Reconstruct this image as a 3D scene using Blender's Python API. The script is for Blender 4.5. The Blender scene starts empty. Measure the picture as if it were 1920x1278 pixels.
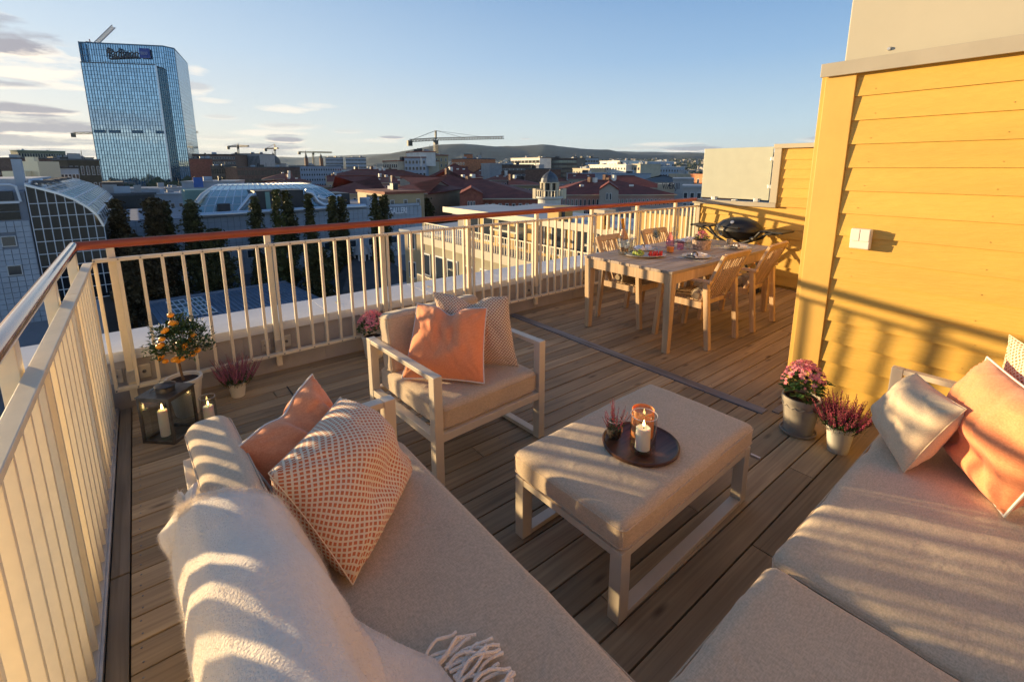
import bpy, bmesh, math, random
from mathutils import Vector, Matrix, noise as mnoise
R = math.radians
HAZE_D = 0.00004
rnd = random.Random(7)
scn = bpy.context.scene
COL = scn.collection

# ---------------------------------------------------------------- camera
CAMZ = 1.6
cam_d = bpy.data.cameras.new('camera'); cam = bpy.data.objects.new('camera', cam_d); COL.objects.link(cam)
cam.location = (0, 0, CAMZ)
cam.rotation_euler = (R(90-11.06), 0, R(-38.5))
cam_d.sensor_width = 36; cam_d.lens = 16.406; cam_d.shift_y = -0.0797
cam_d.clip_start = 0.05; cam_d.clip_end = 30000
scn.camera = cam

# ---------------------------------------------------------------- sun and exposure
SUN_EL = 5.7; SUN_AZ = -28.65          # degrees from +Y, positive to +X
sd = bpy.data.lights.new('sun', 'SUN'); so = bpy.data.objects.new('sun', sd); COL.objects.link(so)
sd.energy = 4.4; sd.angle = R(0.7); sd.color = (1.0, 0.73, 0.39)
d = Vector((math.sin(R(SUN_AZ))*math.cos(R(SUN_EL)), math.cos(R(SUN_AZ))*math.cos(R(SUN_EL)), math.sin(R(SUN_EL))))
so.rotation_euler = d.to_track_quat('Z', 'Y').to_euler()
scn.view_settings.view_transform = 'Standard'; scn.view_settings.look = 'None'
scn.view_settings.exposure = 1.32; scn.view_settings.gamma = 1; scn.view_settings.use_curve_mapping = False

# ---------------------------------------------------------------- world: nishita sky with evening clouds
W = bpy.data.worlds.new('World'); scn.world = W; W.use_nodes = True
nt = W.node_tree; N = nt.nodes; L = nt.links; N.clear()
def nn(t, **k):
    n = N.new(t)
    for a, b in k.items(): setattr(n, a, b)
    return n
def M_(op, a, b=None, c=None, clamp=False):
    n = nn('ShaderNodeMath', operation=op); n.use_clamp = clamp
    for i, v in enumerate((a, b, c)):
        if v is None: continue
        if isinstance(v, (int, float)): n.inputs[i].default_value = v
        else: L.new(v, n.inputs[i])
    return n.outputs[0]
sky = nn('ShaderNodeTexSky', sky_type='NISHITA'); sky.sun_disc = False
sky.sun_elevation = R(SUN_EL); sky.sun_rotation = R(SUN_AZ)
sky.altitude = 50; sky.air_density = 1.0; sky.dust_density = 0.6; sky.ozone_density = 2.0
tc = nn('ShaderNodeTexCoord'); sep = nn('ShaderNodeSeparateXYZ'); L.new(tc.outputs['Generated'], sep.inputs[0])
X_, Y_, Z_ = sep.outputs
az = M_('MULTIPLY', M_('ARCTAN2', X_, Y_), 57.2958)
el = M_('MULTIPLY', M_('ARCSINE', Z_), 57.2958)
cmb = nn('ShaderNodeCombineXYZ'); L.new(M_('MULTIPLY', az, 0.22), cmb.inputs[0]); L.new(M_('MULTIPLY', el, 0.95), cmb.inputs[1])
nz = nn('ShaderNodeTexNoise'); nz.inputs['Scale'].default_value = 1.0; nz.inputs['Detail'].default_value = 7; nz.inputs['Roughness'].default_value = 0.62
L.new(cmb.outputs[0], nz.inputs['Vector'])
wob = M_('MULTIPLY', M_('SUBTRACT', nz.outputs[0], 0.48), 3.4)
# az, el, half width, half height, strength
CL = [(-9.5,9.6,6.5,1.7,1),(-15,13.5,6,1.0,.8),(-7.5,4.7,4.0,.55,1),(-7,3.2,7.5,.8,1),(-8.5,2.0,6.5,.5,.9),(-16,7,5,1.0,.9),(-26,8,9,2.2,.9),(-33,3.5,12,1.4,1),(-6,1.1,7,.35,.8),
      (-10,6.6,5,.4,.7),(13.4,2.9,2.0,.42,1),(14,4.4,3.4,.45,.45),(11.5,2.1,4.5,.40,.8),(9,1.4,7,.35,.6),(24.4,3.4,1.5,.20,.8),(20,4.0,1.8,.2,.35),(5.3,7.6,1.6,.6,.5),(7.5,5.0,1.6,.25,.4),(7,3.0,3,.3,.4),
      (59,2.0,3.4,.40,.8),(63,1.5,4,.3,.7),(40,3.4,.9,.12,.7),(53,2.2,3,.2,.4),(47,1.6,5,.2,.4),(75,2.8,5,.5,.6),(100,3,14,.8,.7),(-60,4,16,1.6,.8),(-80,9,14,1.6,.6),(150,6,20,1.2,.5),(-130,4,24,1.4,.6)]
dens = None; core = None
for a, e, w, h, s in CL:
    dx = M_('DIVIDE', M_('SUBTRACT', az, a), w)
    def den(off):
        dy = M_('DIVIDE', M_('SUBTRACT', el, e+off), h)
        q = M_('ADD', M_('MULTIPLY', dx, dx), M_('MULTIPLY', dy, dy))
        q = M_('ADD', q, wob)
        return M_('MULTIPLY', M_('MULTIPLY', M_('SUBTRACT', 1.25, q), 1.3, clamp=True), s)
    d1 = den(0); d2 = den(h*.55)
    dens = d1 if dens is None else M_('MAXIMUM', dens, d1)
    core = d2 if core is None else M_('MAXIMUM', core, d2)
def mixc(f, a, b):
    m = nn('ShaderNodeMix', data_type='RGBA')
    if isinstance(f, (int, float)): m.inputs[0].default_value = f
    else: L.new(f, m.inputs[0])
    for i, v in ((6, a), (7, b)):
        if isinstance(v, tuple): m.inputs[i].default_value = v
        else: L.new(v, m.inputs[i])
    return m.outputs[2]
SKY_S = 0.12
rim = mixc(1.0, (0, 0, 0, 1), (4.3, 3.7, 3.0, 1)); cor = (1.35, 1.28, 1.45, 1)
for a, e, w, h, s in [(-6,7.7,4.5,.7,.9),(-8.5,11.6,3.0,.7,.8),(-5.5,3.9,4.2,.4,.9),(-7,2.5,6,.35,.9),(-3.6,6.9,2.4,.4,.7),(-7.5,10.4,2.2,.5,.8),(-5,1.4,6,.3,.8),(13.6,6.2,3.2,.45,.55),(16.5,6.6,2.2,.3,.4),(5.6,9.3,1.6,.5,.6),(7.2,6.6,1.6,.25,.4),(12,3.6,4.5,.35,.5),(22,3.0,3,.3,.45),(57,2.6,4,.3,.5),(9,2.2,5,.4,.5),(-20,12,8,1.5,.7),(-30,6,9,1.2,.8)]:
    dx = M_('DIVIDE', M_('SUBTRACT', az, a), w); dy = M_('DIVIDE', M_('SUBTRACT', el, e), h)
    q = M_('ADD', M_('ADD', M_('MULTIPLY', dx, dx), M_('MULTIPLY', dy, dy)), M_('MULTIPLY', wob, 1.3))
    dens = M_('MAXIMUM', dens, M_('MULTIPLY', M_('MULTIPLY', M_('SUBTRACT', 1.2, q), .9, clamp=True), s))
ccol = mixc(M_('MULTIPLY', core, 1.5, clamp=True), rim, cor)
glow = M_('POWER', M_('SUBTRACT', 1.0, M_('MULTIPLY', M_('ABSOLUTE', M_('SUBTRACT', el, 1.0)), 1/30.0), clamp=True), 3.0)
# evening gradient by elevation (bluer towards the zenith, warmer towards the sun), laid over the physical sky
def ramp(v, stops):
    r = nn('ShaderNodeValToRGB'); L.new(v, r.inputs[0]); e = r.color_ramp.elements
    while len(e) < len(stops): e.new(.5)
    for q, (p, c) in zip(e, stops): q.position = p; q.color = (*c, 1)
    return r.outputs[0]
eln = M_('MULTIPLY', M_('MAXIMUM', el, 0.0), 1/90.0)
cool = ramp(eln, [(0,(.66,.74,.72)), (.05,(.50,.66,.77)), (.13,(.27,.46,.71)), (.24,(.115,.28,.57)), (.40,(.085,.18,.37)), (1,(.06,.12,.26))])
warm = ramp(eln, [(0,(.84,.74,.58)), (.05,(.78,.76,.72)), (.13,(.60,.70,.80)), (.26,(.33,.50,.72)), (.40,(.13,.24,.44)), (1,(.06,.12,.26))])
ca = M_('MULTIPLY_ADD', M_('COSINE', M_('MULTIPLY', M_('SUBTRACT', az, SUN_AZ), math.pi/180)), .5, .5)
grad = mixc(M_('POWER', ca, 3.0), cool, warm)
sc_ = nn('ShaderNodeVectorMath', operation='SCALE'); L.new(grad, sc_.inputs[0]); sc_.inputs[3].default_value = 3.65
base = mixc(.93, sky.outputs[0], sc_.outputs[0])
out = mixc(M_('MULTIPLY', dens, .92, clamp=True), base, ccol)
bg = nn('ShaderNodeBackground'); bg.inputs[1].default_value = SKY_S; L.new(out, bg.inputs[0])
wo = nn('ShaderNodeOutputWorld'); L.new(bg.outputs[0], wo.inputs[0])

# ---------------------------------------------------------------- mesh helpers
class MB:
    def __init__(s): s.v = []; s.f = []; s.uv = {}
    def quad(s, a, b, c, d):
        n = len(s.v); s.v += [tuple(a), tuple(b), tuple(c), tuple(d)]; s.f.append((n, n+1, n+2, n+3)); return s
    def tri(s, a, b, c):
        n = len(s.v); s.v += [tuple(a), tuple(b), tuple(c)]; s.f.append((n, n+1, n+2)); return s
    def box(s, x0, x1, y0, y1, z0, z1, m=None):
        p = [Vector(q) for q in ((x0,y0,z0),(x1,y0,z0),(x1,y1,z0),(x0,y1,z0),(x0,y0,z1),(x1,y0,z1),(x1,y1,z1),(x0,y1,z1))]
        if m is not None: p = [m @ q for q in p]
        n = len(s.v); s.v += [tuple(q) for q in p]
        s.f += [tuple(n+i for i in q) for q in ((3,2,1,0),(4,5,6,7),(0,1,5,4),(1,2,6,5),(2,3,7,6),(3,0,4,7))]; return s
    def cbox(s, c, sz, rz=0, m=None):
        t = Matrix.Translation(Vector(c)) @ Matrix.Rotation(rz, 4, 'Z')
        if m is not None: t = m @ t
        return s.box(-sz[0]/2, sz[0]/2, -sz[1]/2, sz[1]/2, -sz[2]/2, sz[2]/2, t)
    def bar(s, a, b, w, h=None, up=(0,0,1)):
        a = Vector(a); b = Vector(b); d = (b-a); l = d.length
        if l < 1e-6: return s
        d /= l; u = Vector(up)
        if abs(d.dot(u)) > .98: u = Vector((0,1,0))
        x = d.cross(u).normalized(); y = x.cross(d).normalized(); h = h or w
        n = len(s.v)
        for q in (a, b):
            for sx, sy in ((-1,-1),(1,-1),(1,1),(-1,1)): s.v.append(tuple(q + x*sx*w/2 + y*sy*h/2))
        s.f += [tuple(n+i for i in q) for q in ((0,3,2,1),(4,5,6,7),(0,1,5,4),(1,2,6,5),(2,3,7,6),(3,0,4,7))]; return s
    def tube(s, pts, r, seg=8, cap=True):
        pts = [Vector(p) for p in pts]; rr = r if isinstance(r, (list, tuple)) else [r]*len(pts)
        n0 = len(s.v); px_ = None
        for i, p in enumerate(pts):
            d = (pts[min(i+1, len(pts)-1)] - pts[max(i-1, 0)])
            d = d.normalized() if d.length > 1e-9 else Vector((0,0,1))
            if px_ is None:
                u = Vector((0,0,1)) if abs(d.z) < .9 else Vector((1,0,0))
                px_ = d.cross(u).normalized()
            else:
                px_ = (px_ - d*px_.dot(d)).normalized()
            y = d.cross(px_)
            for k in range(seg):
                a = 2*math.pi*k/seg; s.v.append(tuple(p + (px_*math.cos(a) + y*math.sin(a))*rr[i]))
        for i in range(len(pts)-1):
            for k in range(seg):
                a = n0+i*seg+k; b = n0+i*seg+(k+1) % seg; s.f.append((a, b, b+seg, a+seg))
        if cap:
            s.f.append(tuple(n0+k for k in reversed(range(seg)))); e = n0+(len(pts)-1)*seg; s.f.append(tuple(e+k for k in range(seg)))
        return s
    def lathe(s, prof, c=(0,0,0), seg=24, m=None, cap=True):
        n0 = len(s.v); c = Vector(c)
        for r, z in prof:
            for k in range(seg):
                a = 2*math.pi*k/seg; q = Vector((r*math.cos(a), r*math.sin(a), z)) + c
                if m is not None: q = m @ q
                s.v.append(tuple(q))
        for i in range(len(prof)-1):
            for k in range(seg):
                a = n0+i*seg+k; b = n0+i*seg+(k+1) % seg; s.f.append((a, b, b+seg, a+seg))
        if cap:
            s.f.append(tuple(n0+k for k in reversed(range(seg)))); e = n0+(len(prof)-1)*seg; s.f.append(tuple(e+k for k in range(seg)))
        return s
    def prism(s, poly, z0, z1):
        n = len(s.v); k = len(poly)
        s.v += [(p[0], p[1], z0) for p in poly] + [(p[0], p[1], z1) for p in poly]
        s.f.append(tuple(n+i for i in reversed(range(k)))); s.f.append(tuple(n+k+i for i in range(k)))
        for i in range(k): j = (i+1) % k; s.f.append((n+i, n+j, n+k+j, n+k+i))
        return s
    def blob(s, c, r, sub=1, sq=(1,1,1), jit=0, rng=None):
        bm = bmesh.new(); bmesh.ops.create_icosphere(bm, subdivisions=sub, radius=1)
        n = len(s.v)
        for v in bm.verts:
            k = 1+((rng or rnd).random()-.5)*jit
            s.v.append((c[0]+v.co.x*r*sq[0]*k, c[1]+v.co.y*r*sq[1]*k, c[2]+v.co.z*r*sq[2]*k))
        for f in bm.faces: s.f.append(tuple(n+v.index for v in f.verts))
        bm.free(); return s
    def mesh(s, name, m=None, smooth=False, bevel=0, fix=True):
        me = bpy.data.meshes.new(name); me.from_pydata(s.v, [], s.f); me.update()
        if fix or bevel:
            bm = bmesh.new(); bm.from_mesh(me)
            if bevel:
                bmesh.ops.remove_doubles(bm, verts=bm.verts, dist=1e-5)
            bmesh.ops.recalc_face_normals(bm, faces=bm.faces)
            if bevel:
                es = [e for e in bm.edges if len(e.link_faces) == 2 and e.calc_face_angle(0) > .6]
                bmesh.ops.bevel(bm, geom=es, offset=bevel, segments=2, affect='EDGES', profile=.6, clamp_overlap=True)
            bm.to_mesh(me); bm.free()
        if m: me.materials.append(m)
        if smooth:
            me.polygons.foreach_set('use_smooth', [True]*len(me.polygons))
            try: me.set_sharp_from_angle(angle=R(38))
            except Exception: pass
        return me
    def build(s, name, m=None, parent=None, smooth=False, bevel=0, loc=None, fix=True):
        return link(name, s.mesh(name, m, smooth, bevel, fix), parent, loc)
def link(name, data, parent=None, loc=None, rz=None):
    o = bpy.data.objects.new(name, data); COL.objects.link(o)
    if parent is not None: o.parent = parent
    if loc is not None: o.location = loc
    if rz is not None: o.rotation_euler = (0, 0, rz)
    return o
def tag(o, label=None, cat=None, group=None, kind=None):
    if label: o['label'] = label
    if cat: o['category'] = cat
    if group: o['group'] = group
    if kind: o['kind'] = kind
    return o
def thing(name, label, cat, loc=(0,0,0), rz=0, group=None):
    o = bpy.data.objects.new(name, None); COL.objects.link(o); o.location = loc; o.rotation_euler = (0,0,rz)
    o.empty_display_size = .1
    return tag(o, label, cat, group)
def copy_tree(o, parent=None, label=None):
    c = o.copy(); COL.objects.link(c)
    if parent is not None: c.parent = parent
    if label: c['label'] = label
    for ch in [q for q in ALLCH.get(o.name, [])] if False else list(o.children): copy_tree(ch, c)
    return c
ALLCH = {}

# ---------------------------------------------------------------- materials
MATS = {}
def mat(name, col, rough=.6, metal=0, var=0.0, scale=8.0, bump=0.0, bscale=60.0, stretch=(1,1,1), objvar=0.0, spec=.5, col2=None, sheen=0, trans=0, sss=0, coord='Object', ior=1.45, coat=0, alpha=1):
    if name in MATS: return MATS[name]
    m = bpy.data.materials.new(name); m.use_nodes = True; t = m.node_tree; b = t.nodes['Principled BSDF']
    b.inputs['Roughness'].default_value = rough; b.inputs['Metallic'].default_value = metal
    b.inputs['Specular IOR Level'].default_value = spec; b.inputs['IOR'].default_value = ior
    if sheen: b.inputs['Sheen Weight'].default_value = sheen; b.inputs['Sheen Roughness'].default_value = .4
    if trans: b.inputs['Transmission Weight'].default_value = trans
    if sss: b.inputs['Subsurface Weight'].default_value = sss; b.inputs['Subsurface Scale'].default_value = .03
    if coat: b.inputs['Coat Weight'].default_value = coat
    if alpha < 1: b.inputs['Alpha'].default_value = alpha
    b.inputs['Base Color'].default_value = (*col, 1)
    need = var or bump or objvar or col2
    if need:
        tc = t.nodes.new('ShaderNodeTexCoord'); mp = t.nodes.new('ShaderNodeMapping')
        mp.inputs['Scale'].default_value = stretch; t.links.new(tc.outputs[coord], mp.inputs[0])
        oi = t.nodes.new('ShaderNodeObjectInfo')
        va = t.nodes.new('ShaderNodeVectorMath'); va.operation = 'ADD'
        sc = t.nodes.new('ShaderNodeMath'); sc.operation = 'MULTIPLY'; sc.inputs[1].default_value = 37.0 if objvar else 0
        t.links.new(oi.outputs['Random'], sc.inputs[0]); t.links.new(mp.outputs[0], va.inputs[0]); t.links.new(sc.outputs[0], va.inputs[1])
        nzz = t.nodes.new('ShaderNodeTexNoise'); nzz.inputs['Scale'].default_value = scale; nzz.inputs['Detail'].default_value = 6; nzz.inputs['Roughness'].default_value = .6
        t.links.new(va.outputs[0], nzz.inputs['Vector'])
        c2 = col2 or tuple(max(0, c*(1-var*1.6)) for c in col); c1 = col if col2 else tuple(min(1, c*(1+var*.8)) for c in col)
        rp = t.nodes.new('ShaderNodeValToRGB'); rp.color_ramp.elements[0].position = .32; rp.color_ramp.elements[1].position = .68
        rp.color_ramp.elements[0].color = (*c2, 1); rp.color_ramp.elements[1].color = (*c1, 1)
        t.links.new(nzz.outputs[0], rp.inputs[0]); last = rp.outputs[0]
        if objvar:
            hs = t.nodes.new('ShaderNodeHueSaturation')
            mr = t.nodes.new('ShaderNodeMapRange'); mr.inputs[3].default_value = 1-objvar; mr.inputs[4].default_value = 1+objvar
            t.links.new(oi.outputs['Random'], mr.inputs[0]); t.links.new(mr.outputs[0], hs.inputs['Value']); t.links.new(last, hs.inputs['Color']); last = hs.outputs[0]
        t.links.new(last, b.inputs['Base Color'])
        if bump:
            n2 = t.nodes.new('ShaderNodeTexNoise'); n2.inputs['Scale'].default_value = bscale; n2.inputs['Detail'].default_value = 4
            t.links.new(va.outputs[0], n2.inputs['Vector'])
            bp = t.nodes.new('ShaderNodeBump'); bp.inputs['Strength'].default_value = bump; bp.inputs['Distance'].default_value = .01
            t.links.new(n2.outputs[0], bp.inputs['Height']); t.links.new(bp.outputs[0], b.inputs['Normal'])
    MATS[name] = m; return m
def emis(name, col, s):
    m = bpy.data.materials.new(name); m.use_nodes = True; b = m.node_tree.nodes['Principled BSDF']
    b.inputs['Emission Color'].default_value = (*col, 1); b.inputs['Emission Strength'].default_value = s; b.inputs['Base Color'].default_value = (*col, 1); return m
def wood_mat(name, ca, cb, objvar=.2, axis=0, knots=True, rough=.65, scale=1.0, bump=.25):
    m = bpy.data.materials.new(name); m.use_nodes = True; t = m.node_tree; b = t.nodes['Principled BSDF']; b.inputs['Roughness'].default_value = rough
    n = lambda k: t.nodes.new(k); l = t.links.new
    tc = n('ShaderNodeTexCoord'); oi = n('ShaderNodeObjectInfo'); va = n('ShaderNodeVectorMath'); va.operation = 'ADD'
    sc = n('ShaderNodeMath'); sc.operation = 'MULTIPLY'; sc.inputs[1].default_value = 53.0; l(oi.outputs['Random'], sc.inputs[0])
    l(tc.outputs['Object'], va.inputs[0]); l(sc.outputs[0], va.inputs[1])
    mp = n('ShaderNodeMapping'); st = [26*scale]*3; st[axis] = .75*scale; mp.inputs['Scale'].default_value = st; l(va.outputs[0], mp.inputs[0])
    wv = n('ShaderNodeTexNoise'); wv.inputs['Scale'].default_value = 1.6; wv.inputs['Detail'].default_value = 8; wv.inputs['Distortion'].default_value = .9; l(mp.outputs[0], wv.inputs['Vector'])
    rp = n('ShaderNodeValToRGB'); rp.color_ramp.elements[0].position = .3; rp.color_ramp.elements[1].position = .7
    rp.color_ramp.elements[0].color = (*cb, 1); rp.color_ramp.elements[1].color = (*ca, 1); l(wv.outputs[0], rp.inputs[0])
    big = n('ShaderNodeTexNoise'); big.inputs['Scale'].default_value = 1.3*scale; big.inputs['Detail'].default_value = 3; l(va.outputs[0], big.inputs['Vector'])
    mr2 = n('ShaderNodeMapRange'); mr2.inputs[1].default_value = .3; mr2.inputs[2].default_value = .7; mr2.inputs[3].default_value = .72; mr2.inputs[4].default_value = 1.2; l(big.outputs[0], mr2.inputs[0])
    hs = n('ShaderNodeHueSaturation'); mr = n('ShaderNodeMapRange'); mr.inputs[3].default_value = 1-objvar; mr.inputs[4].default_value = 1+objvar
    l(oi.outputs['Random'], mr.inputs[0]); mu = n('ShaderNodeMath'); mu.operation = 'MULTIPLY'; l(mr.outputs[0], mu.inputs[0]); l(mr2.outputs[0], mu.inputs[1]); l(mu.outputs[0], hs.inputs['Value'])
    l(rp.outputs[0], hs.inputs['Color']); last = hs.outputs[0]
    if knots:
        mk = n('ShaderNodeMapping'); sk = [11.0*scale]*3; sk[axis] = 3.2*scale; mk.inputs['Scale'].default_value = sk; l(va.outputs[0], mk.inputs[0])
        vo = n('ShaderNodeTexVoronoi'); vo.inputs['Scale'].default_value = 1.0; vo.inputs['Randomness'].default_value = 1; l(mk.outputs[0], vo.inputs['Vector'])
        kr = n('ShaderNodeMapRange'); kr.inputs[1].default_value = .05; kr.inputs[2].default_value = .20; kr.inputs[3].default_value = .85; kr.inputs[4].default_value = 0; l(vo.outputs['Distance'], kr.inputs[0])
        sx = n('ShaderNodeSeparateColor'); l(vo.outputs['Color'], sx.inputs[0]); gt = n('ShaderNodeMath'); gt.operation = 'GREATER_THAN'; gt.inputs[1].default_value = .55; l(sx.outputs[0], gt.inputs[0])
        mm = n('ShaderNodeMath'); mm.operation = 'MULTIPLY'; l(kr.outputs[0], mm.inputs[0]); l(gt.outputs[0], mm.inputs[1])
        mx = n('ShaderNodeMix'); mx.data_type = 'RGBA'; l(mm.outputs[0], mx.inputs[0]); l(last, mx.inputs[6]); mx.inputs[7].default_value = (cb[0]*.35, cb[1]*.3, cb[2]*.28, 1); last = mx.outputs[2]
    l(last, b.inputs['Base Color'])
    bp = n('ShaderNodeBump'); bp.inputs['Strength'].default_value = bump; bp.inputs['Distance'].default_value = .004; l(wv.outputs[0], bp.inputs['Height']); l(bp.outputs[0], b.inputs['Normal'])
    return m
def fabric_mat(name, ca, cb, wscale=420, bump=.25, sheen=.25, stretch=(1, .22, 1)):
    m = bpy.data.materials.new(name); m.use_nodes = True; t = m.node_tree; b = t.nodes['Principled BSDF']; b.inputs['Roughness'].default_value = .9
    b.inputs['Sheen Weight'].default_value = sheen; b.inputs['Specular IOR Level'].default_value = .15
    n = lambda k: t.nodes.new(k); l = t.links.new
    tc = n('ShaderNodeTexCoord'); mp = n('ShaderNodeMapping'); mp.inputs['Scale'].default_value = stretch; l(tc.outputs['Object'], mp.inputs[0])
    a = n('ShaderNodeTexNoise'); a.inputs['Scale'].default_value = wscale; a.inputs['Detail'].default_value = 2; l(mp.outputs[0], a.inputs['Vector'])
    mp2 = n('ShaderNodeMapping'); mp2.inputs['Scale'].default_value = (stretch[1], stretch[0], 1); l(tc.outputs['Object'], mp2.inputs[0])
    a2 = n('ShaderNodeTexNoise'); a2.inputs['Scale'].default_value = wscale*.8; a2.inputs['Detail'].default_value = 2; l(mp2.outputs[0], a2.inputs['Vector'])
    g = n('ShaderNodeTexNoise'); g.inputs['Scale'].default_value = 5; g.inputs['Detail'].default_value = 4; l(tc.outputs['Object'], g.inputs['Vector'])
    ad = n('ShaderNodeMath'); l(a.outputs[0], ad.inputs[0]); l(a2.outputs[0], ad.inputs[1])
    ad2 = n('ShaderNodeMath'); ad2.operation = 'MULTIPLY_ADD'; l(g.outputs[0], ad2.inputs[0]); ad2.inputs[1].default_value = .35; l(ad.outputs[0], ad2.inputs[2])
    mr = n('ShaderNodeMapRange'); mr.inputs[1].default_value = .95; mr.inputs[2].default_value = 1.4; l(ad2.outputs[0], mr.inputs[0])
    mx = n('ShaderNodeMix'); mx.data_type = 'RGBA'; l(mr.outputs[0], mx.inputs[0]); mx.inputs[6].default_value = (*cb, 1); mx.inputs[7].default_value = (*ca, 1)
    l(mx.outputs[2], b.inputs['Base Color'])
    bp = n('ShaderNodeBump'); bp.inputs['Strength'].default_value = bump; bp.inputs['Distance'].default_value = .002; l(ad.outputs[0], bp.inputs['Height'])
    wr = n('ShaderNodeTexNoise'); wr.inputs['Scale'].default_value = 7; wr.inputs['Detail'].default_value = 3; wr.inputs['Distortion'].default_value = .6; l(tc.outputs['Object'], wr.inputs['Vector'])
    b2 = n('ShaderNodeBump'); b2.inputs['Strength'].default_value = .35; b2.inputs['Distance'].default_value = .02; l(wr.outputs[0], b2.inputs['Height']); l(bp.outputs[0], b2.inputs['Normal'])
    l(b2.outputs[0], b.inputs['Normal'])
    return m
M_DECK = wood_mat('weathered_decking', (.45,.32,.175), (.27,.185,.10), .22, 0)
M_DECKY = wood_mat('weathered_edge_board', (.25,.195,.135), (.13,.10,.065), .15, 1, False)
M_STRIP = mat('grey_threshold', (.23,.23,.24), .45, .3, var=.3, scale=20, stretch=(1,.1,1))
M_CREAM = mat('cream_powder_coat', (.80,.69,.50), .38, 0, var=.05, scale=9, bump=.03, bscale=300)
M_RED = mat('rust_red_handrail', (.40,.085,.03), .38, 0, var=.18, scale=14, stretch=(.3,1,1))
M_RAILG = mat('glossy_brown_handrail', (.40,.20,.13), .17, .55, var=.25, scale=18, stretch=(1,.06,1), coat=.8)
M_STEEL = mat('brushed_steel', (.60,.56,.54), .22, 1, var=.15, scale=30, stretch=(1,.05,1))
M_ALU = mat('aluminium', (.62,.60,.58), .4, .8, var=.1, scale=14)
M_PAR = mat('parapet_sheet', (.60,.61,.64), .45, 0, var=.07, scale=3)
M_PARF = mat('parapet_face', (.40,.36,.33), .6, 0, var=.1, scale=4)
M_YEL = mat('yellow_siding', (.66,.405,.08), .5, 0, var=.06, scale=3, bump=.35, bscale=30, stretch=(1,.35,2), objvar=.02)
M_YEL2 = mat('pale_yellow_trim', (.66,.40,.095), .55, 0, var=.04, scale=4, bump=.08, bscale=30)
M_BEIGE = mat('beige_cladding', (.47,.43,.33), .5, 0, var=.03, scale=2)
M_BEIGED = mat('beige_trim', (.40,.36,.285), .5, 0, var=.05, scale=5)
M_CUSH = fabric_mat('greige_outdoor_fabric', (.68,.52,.35), (.50,.38,.25))
M_CUSH2 = fabric_mat('greige_linen', (.74,.575,.39), (.57,.435,.29), 500)
M_FRAME = mat('putty_aluminium_frame', (.72,.61,.46), .42, .1, var=.03, scale=10)
M_CORAL = fabric_mat('coral_cotton', (.96,.36,.16), (.86,.28,.12), 260, .1, .3)
M_PIPE = mat('cream_piping', (.82,.76,.66), .8)
M_WOOL = mat('ivory_wool', (.98,.85,.69), .95, 0, var=.03, scale=60, bump=.6, bscale=200, sheen=.6, spec=.1)
M_ACACIA = wood_mat('pale_hardwood', (.66,.46,.27), (.50,.32,.17), .1, 2, False, .5, 1.0, .1)
M_TABLE = wood_mat('grey_hardwood_slats', (.52,.40,.29), (.34,.25,.18), .14, 0, False, .6, 1.0, .2)
M_POTC = mat('cream_ceramic', (.74,.69,.58), .35, 0, var=.03)
M_POTG = mat('grey_clay', (.33,.29,.24), .75, 0, var=.12, scale=12, bump=.15)
M_POTW = mat('stone_white_pot', (.60,.56,.48), .5, 0, var=.04)
M_SOIL = mat('soil', (.05,.03,.02), .95, 0, var=.4, scale=40, bump=.9, bscale=80)
M_LEAF = mat('green_leaf', (.045,.11,.025), .45, 0, var=.35, scale=30, objvar=0, sss=0)
M_LEAF2 = mat('dark_citrus_leaf', (.045,.10,.028), .38, 0, var=.35, scale=25)
M_ORANGE = mat('orange_peel', (.95,.36,.02), .4, 0, var=.1, scale=30, bump=.2, bscale=200, sss=.1)
M_PINK = mat('pink_petal', (.80,.10,.20), .6, 0, var=.3, scale=60, col2=(.92,.42,.42))
M_HEATH = mat('purple_heather', (.30,.07,.13), .8, 0, var=.4, scale=50, col2=(.45,.16,.24))
M_HEATH2 = mat('magenta_heather', (.50,.05,.12), .8, 0, var=.4, scale=50, col2=(.28,.07,.08))
M_STEM = mat('brown_bark', (.20,.12,.06), .8, 0, var=.3, scale=30, bump=.4)
M_LANT = mat('aged_zinc', (.16,.145,.125), .42, .75, var=.3, scale=16)
M_WAX = mat('white_wax', (.90,.84,.74), .45, 0, sss=.35)
M_WAXO = mat('apricot_wax', (.90,.32,.10), .45, 0, sss=.3)
M_WICK = mat('wick', (.02,.015,.01), .9)
M_TRAY = wood_mat('dark_walnut', (.115,.05,.028), (.045,.018,.01), .0, 0, False, .4, 1.5, .15)
M_WHITE = mat('white_plastic', (.80,.76,.68), .35)
M_BLACK = mat('black_enamel', (.016,.016,.017), .42, 0, coat=.1)
M_BLACKP = mat('black_plastic', (.03,.03,.03), .5)
M_PLATE = mat('stoneware', (.62,.56,.46), .35, var=.05)
M_LINEN = mat('white_linen', (.82,.80,.80), .85, 0, var=.03, bump=.3, bscale=90)
M_FLAME = emis('candle_flame', (1.0, .62, .2), 9.0)
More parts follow.
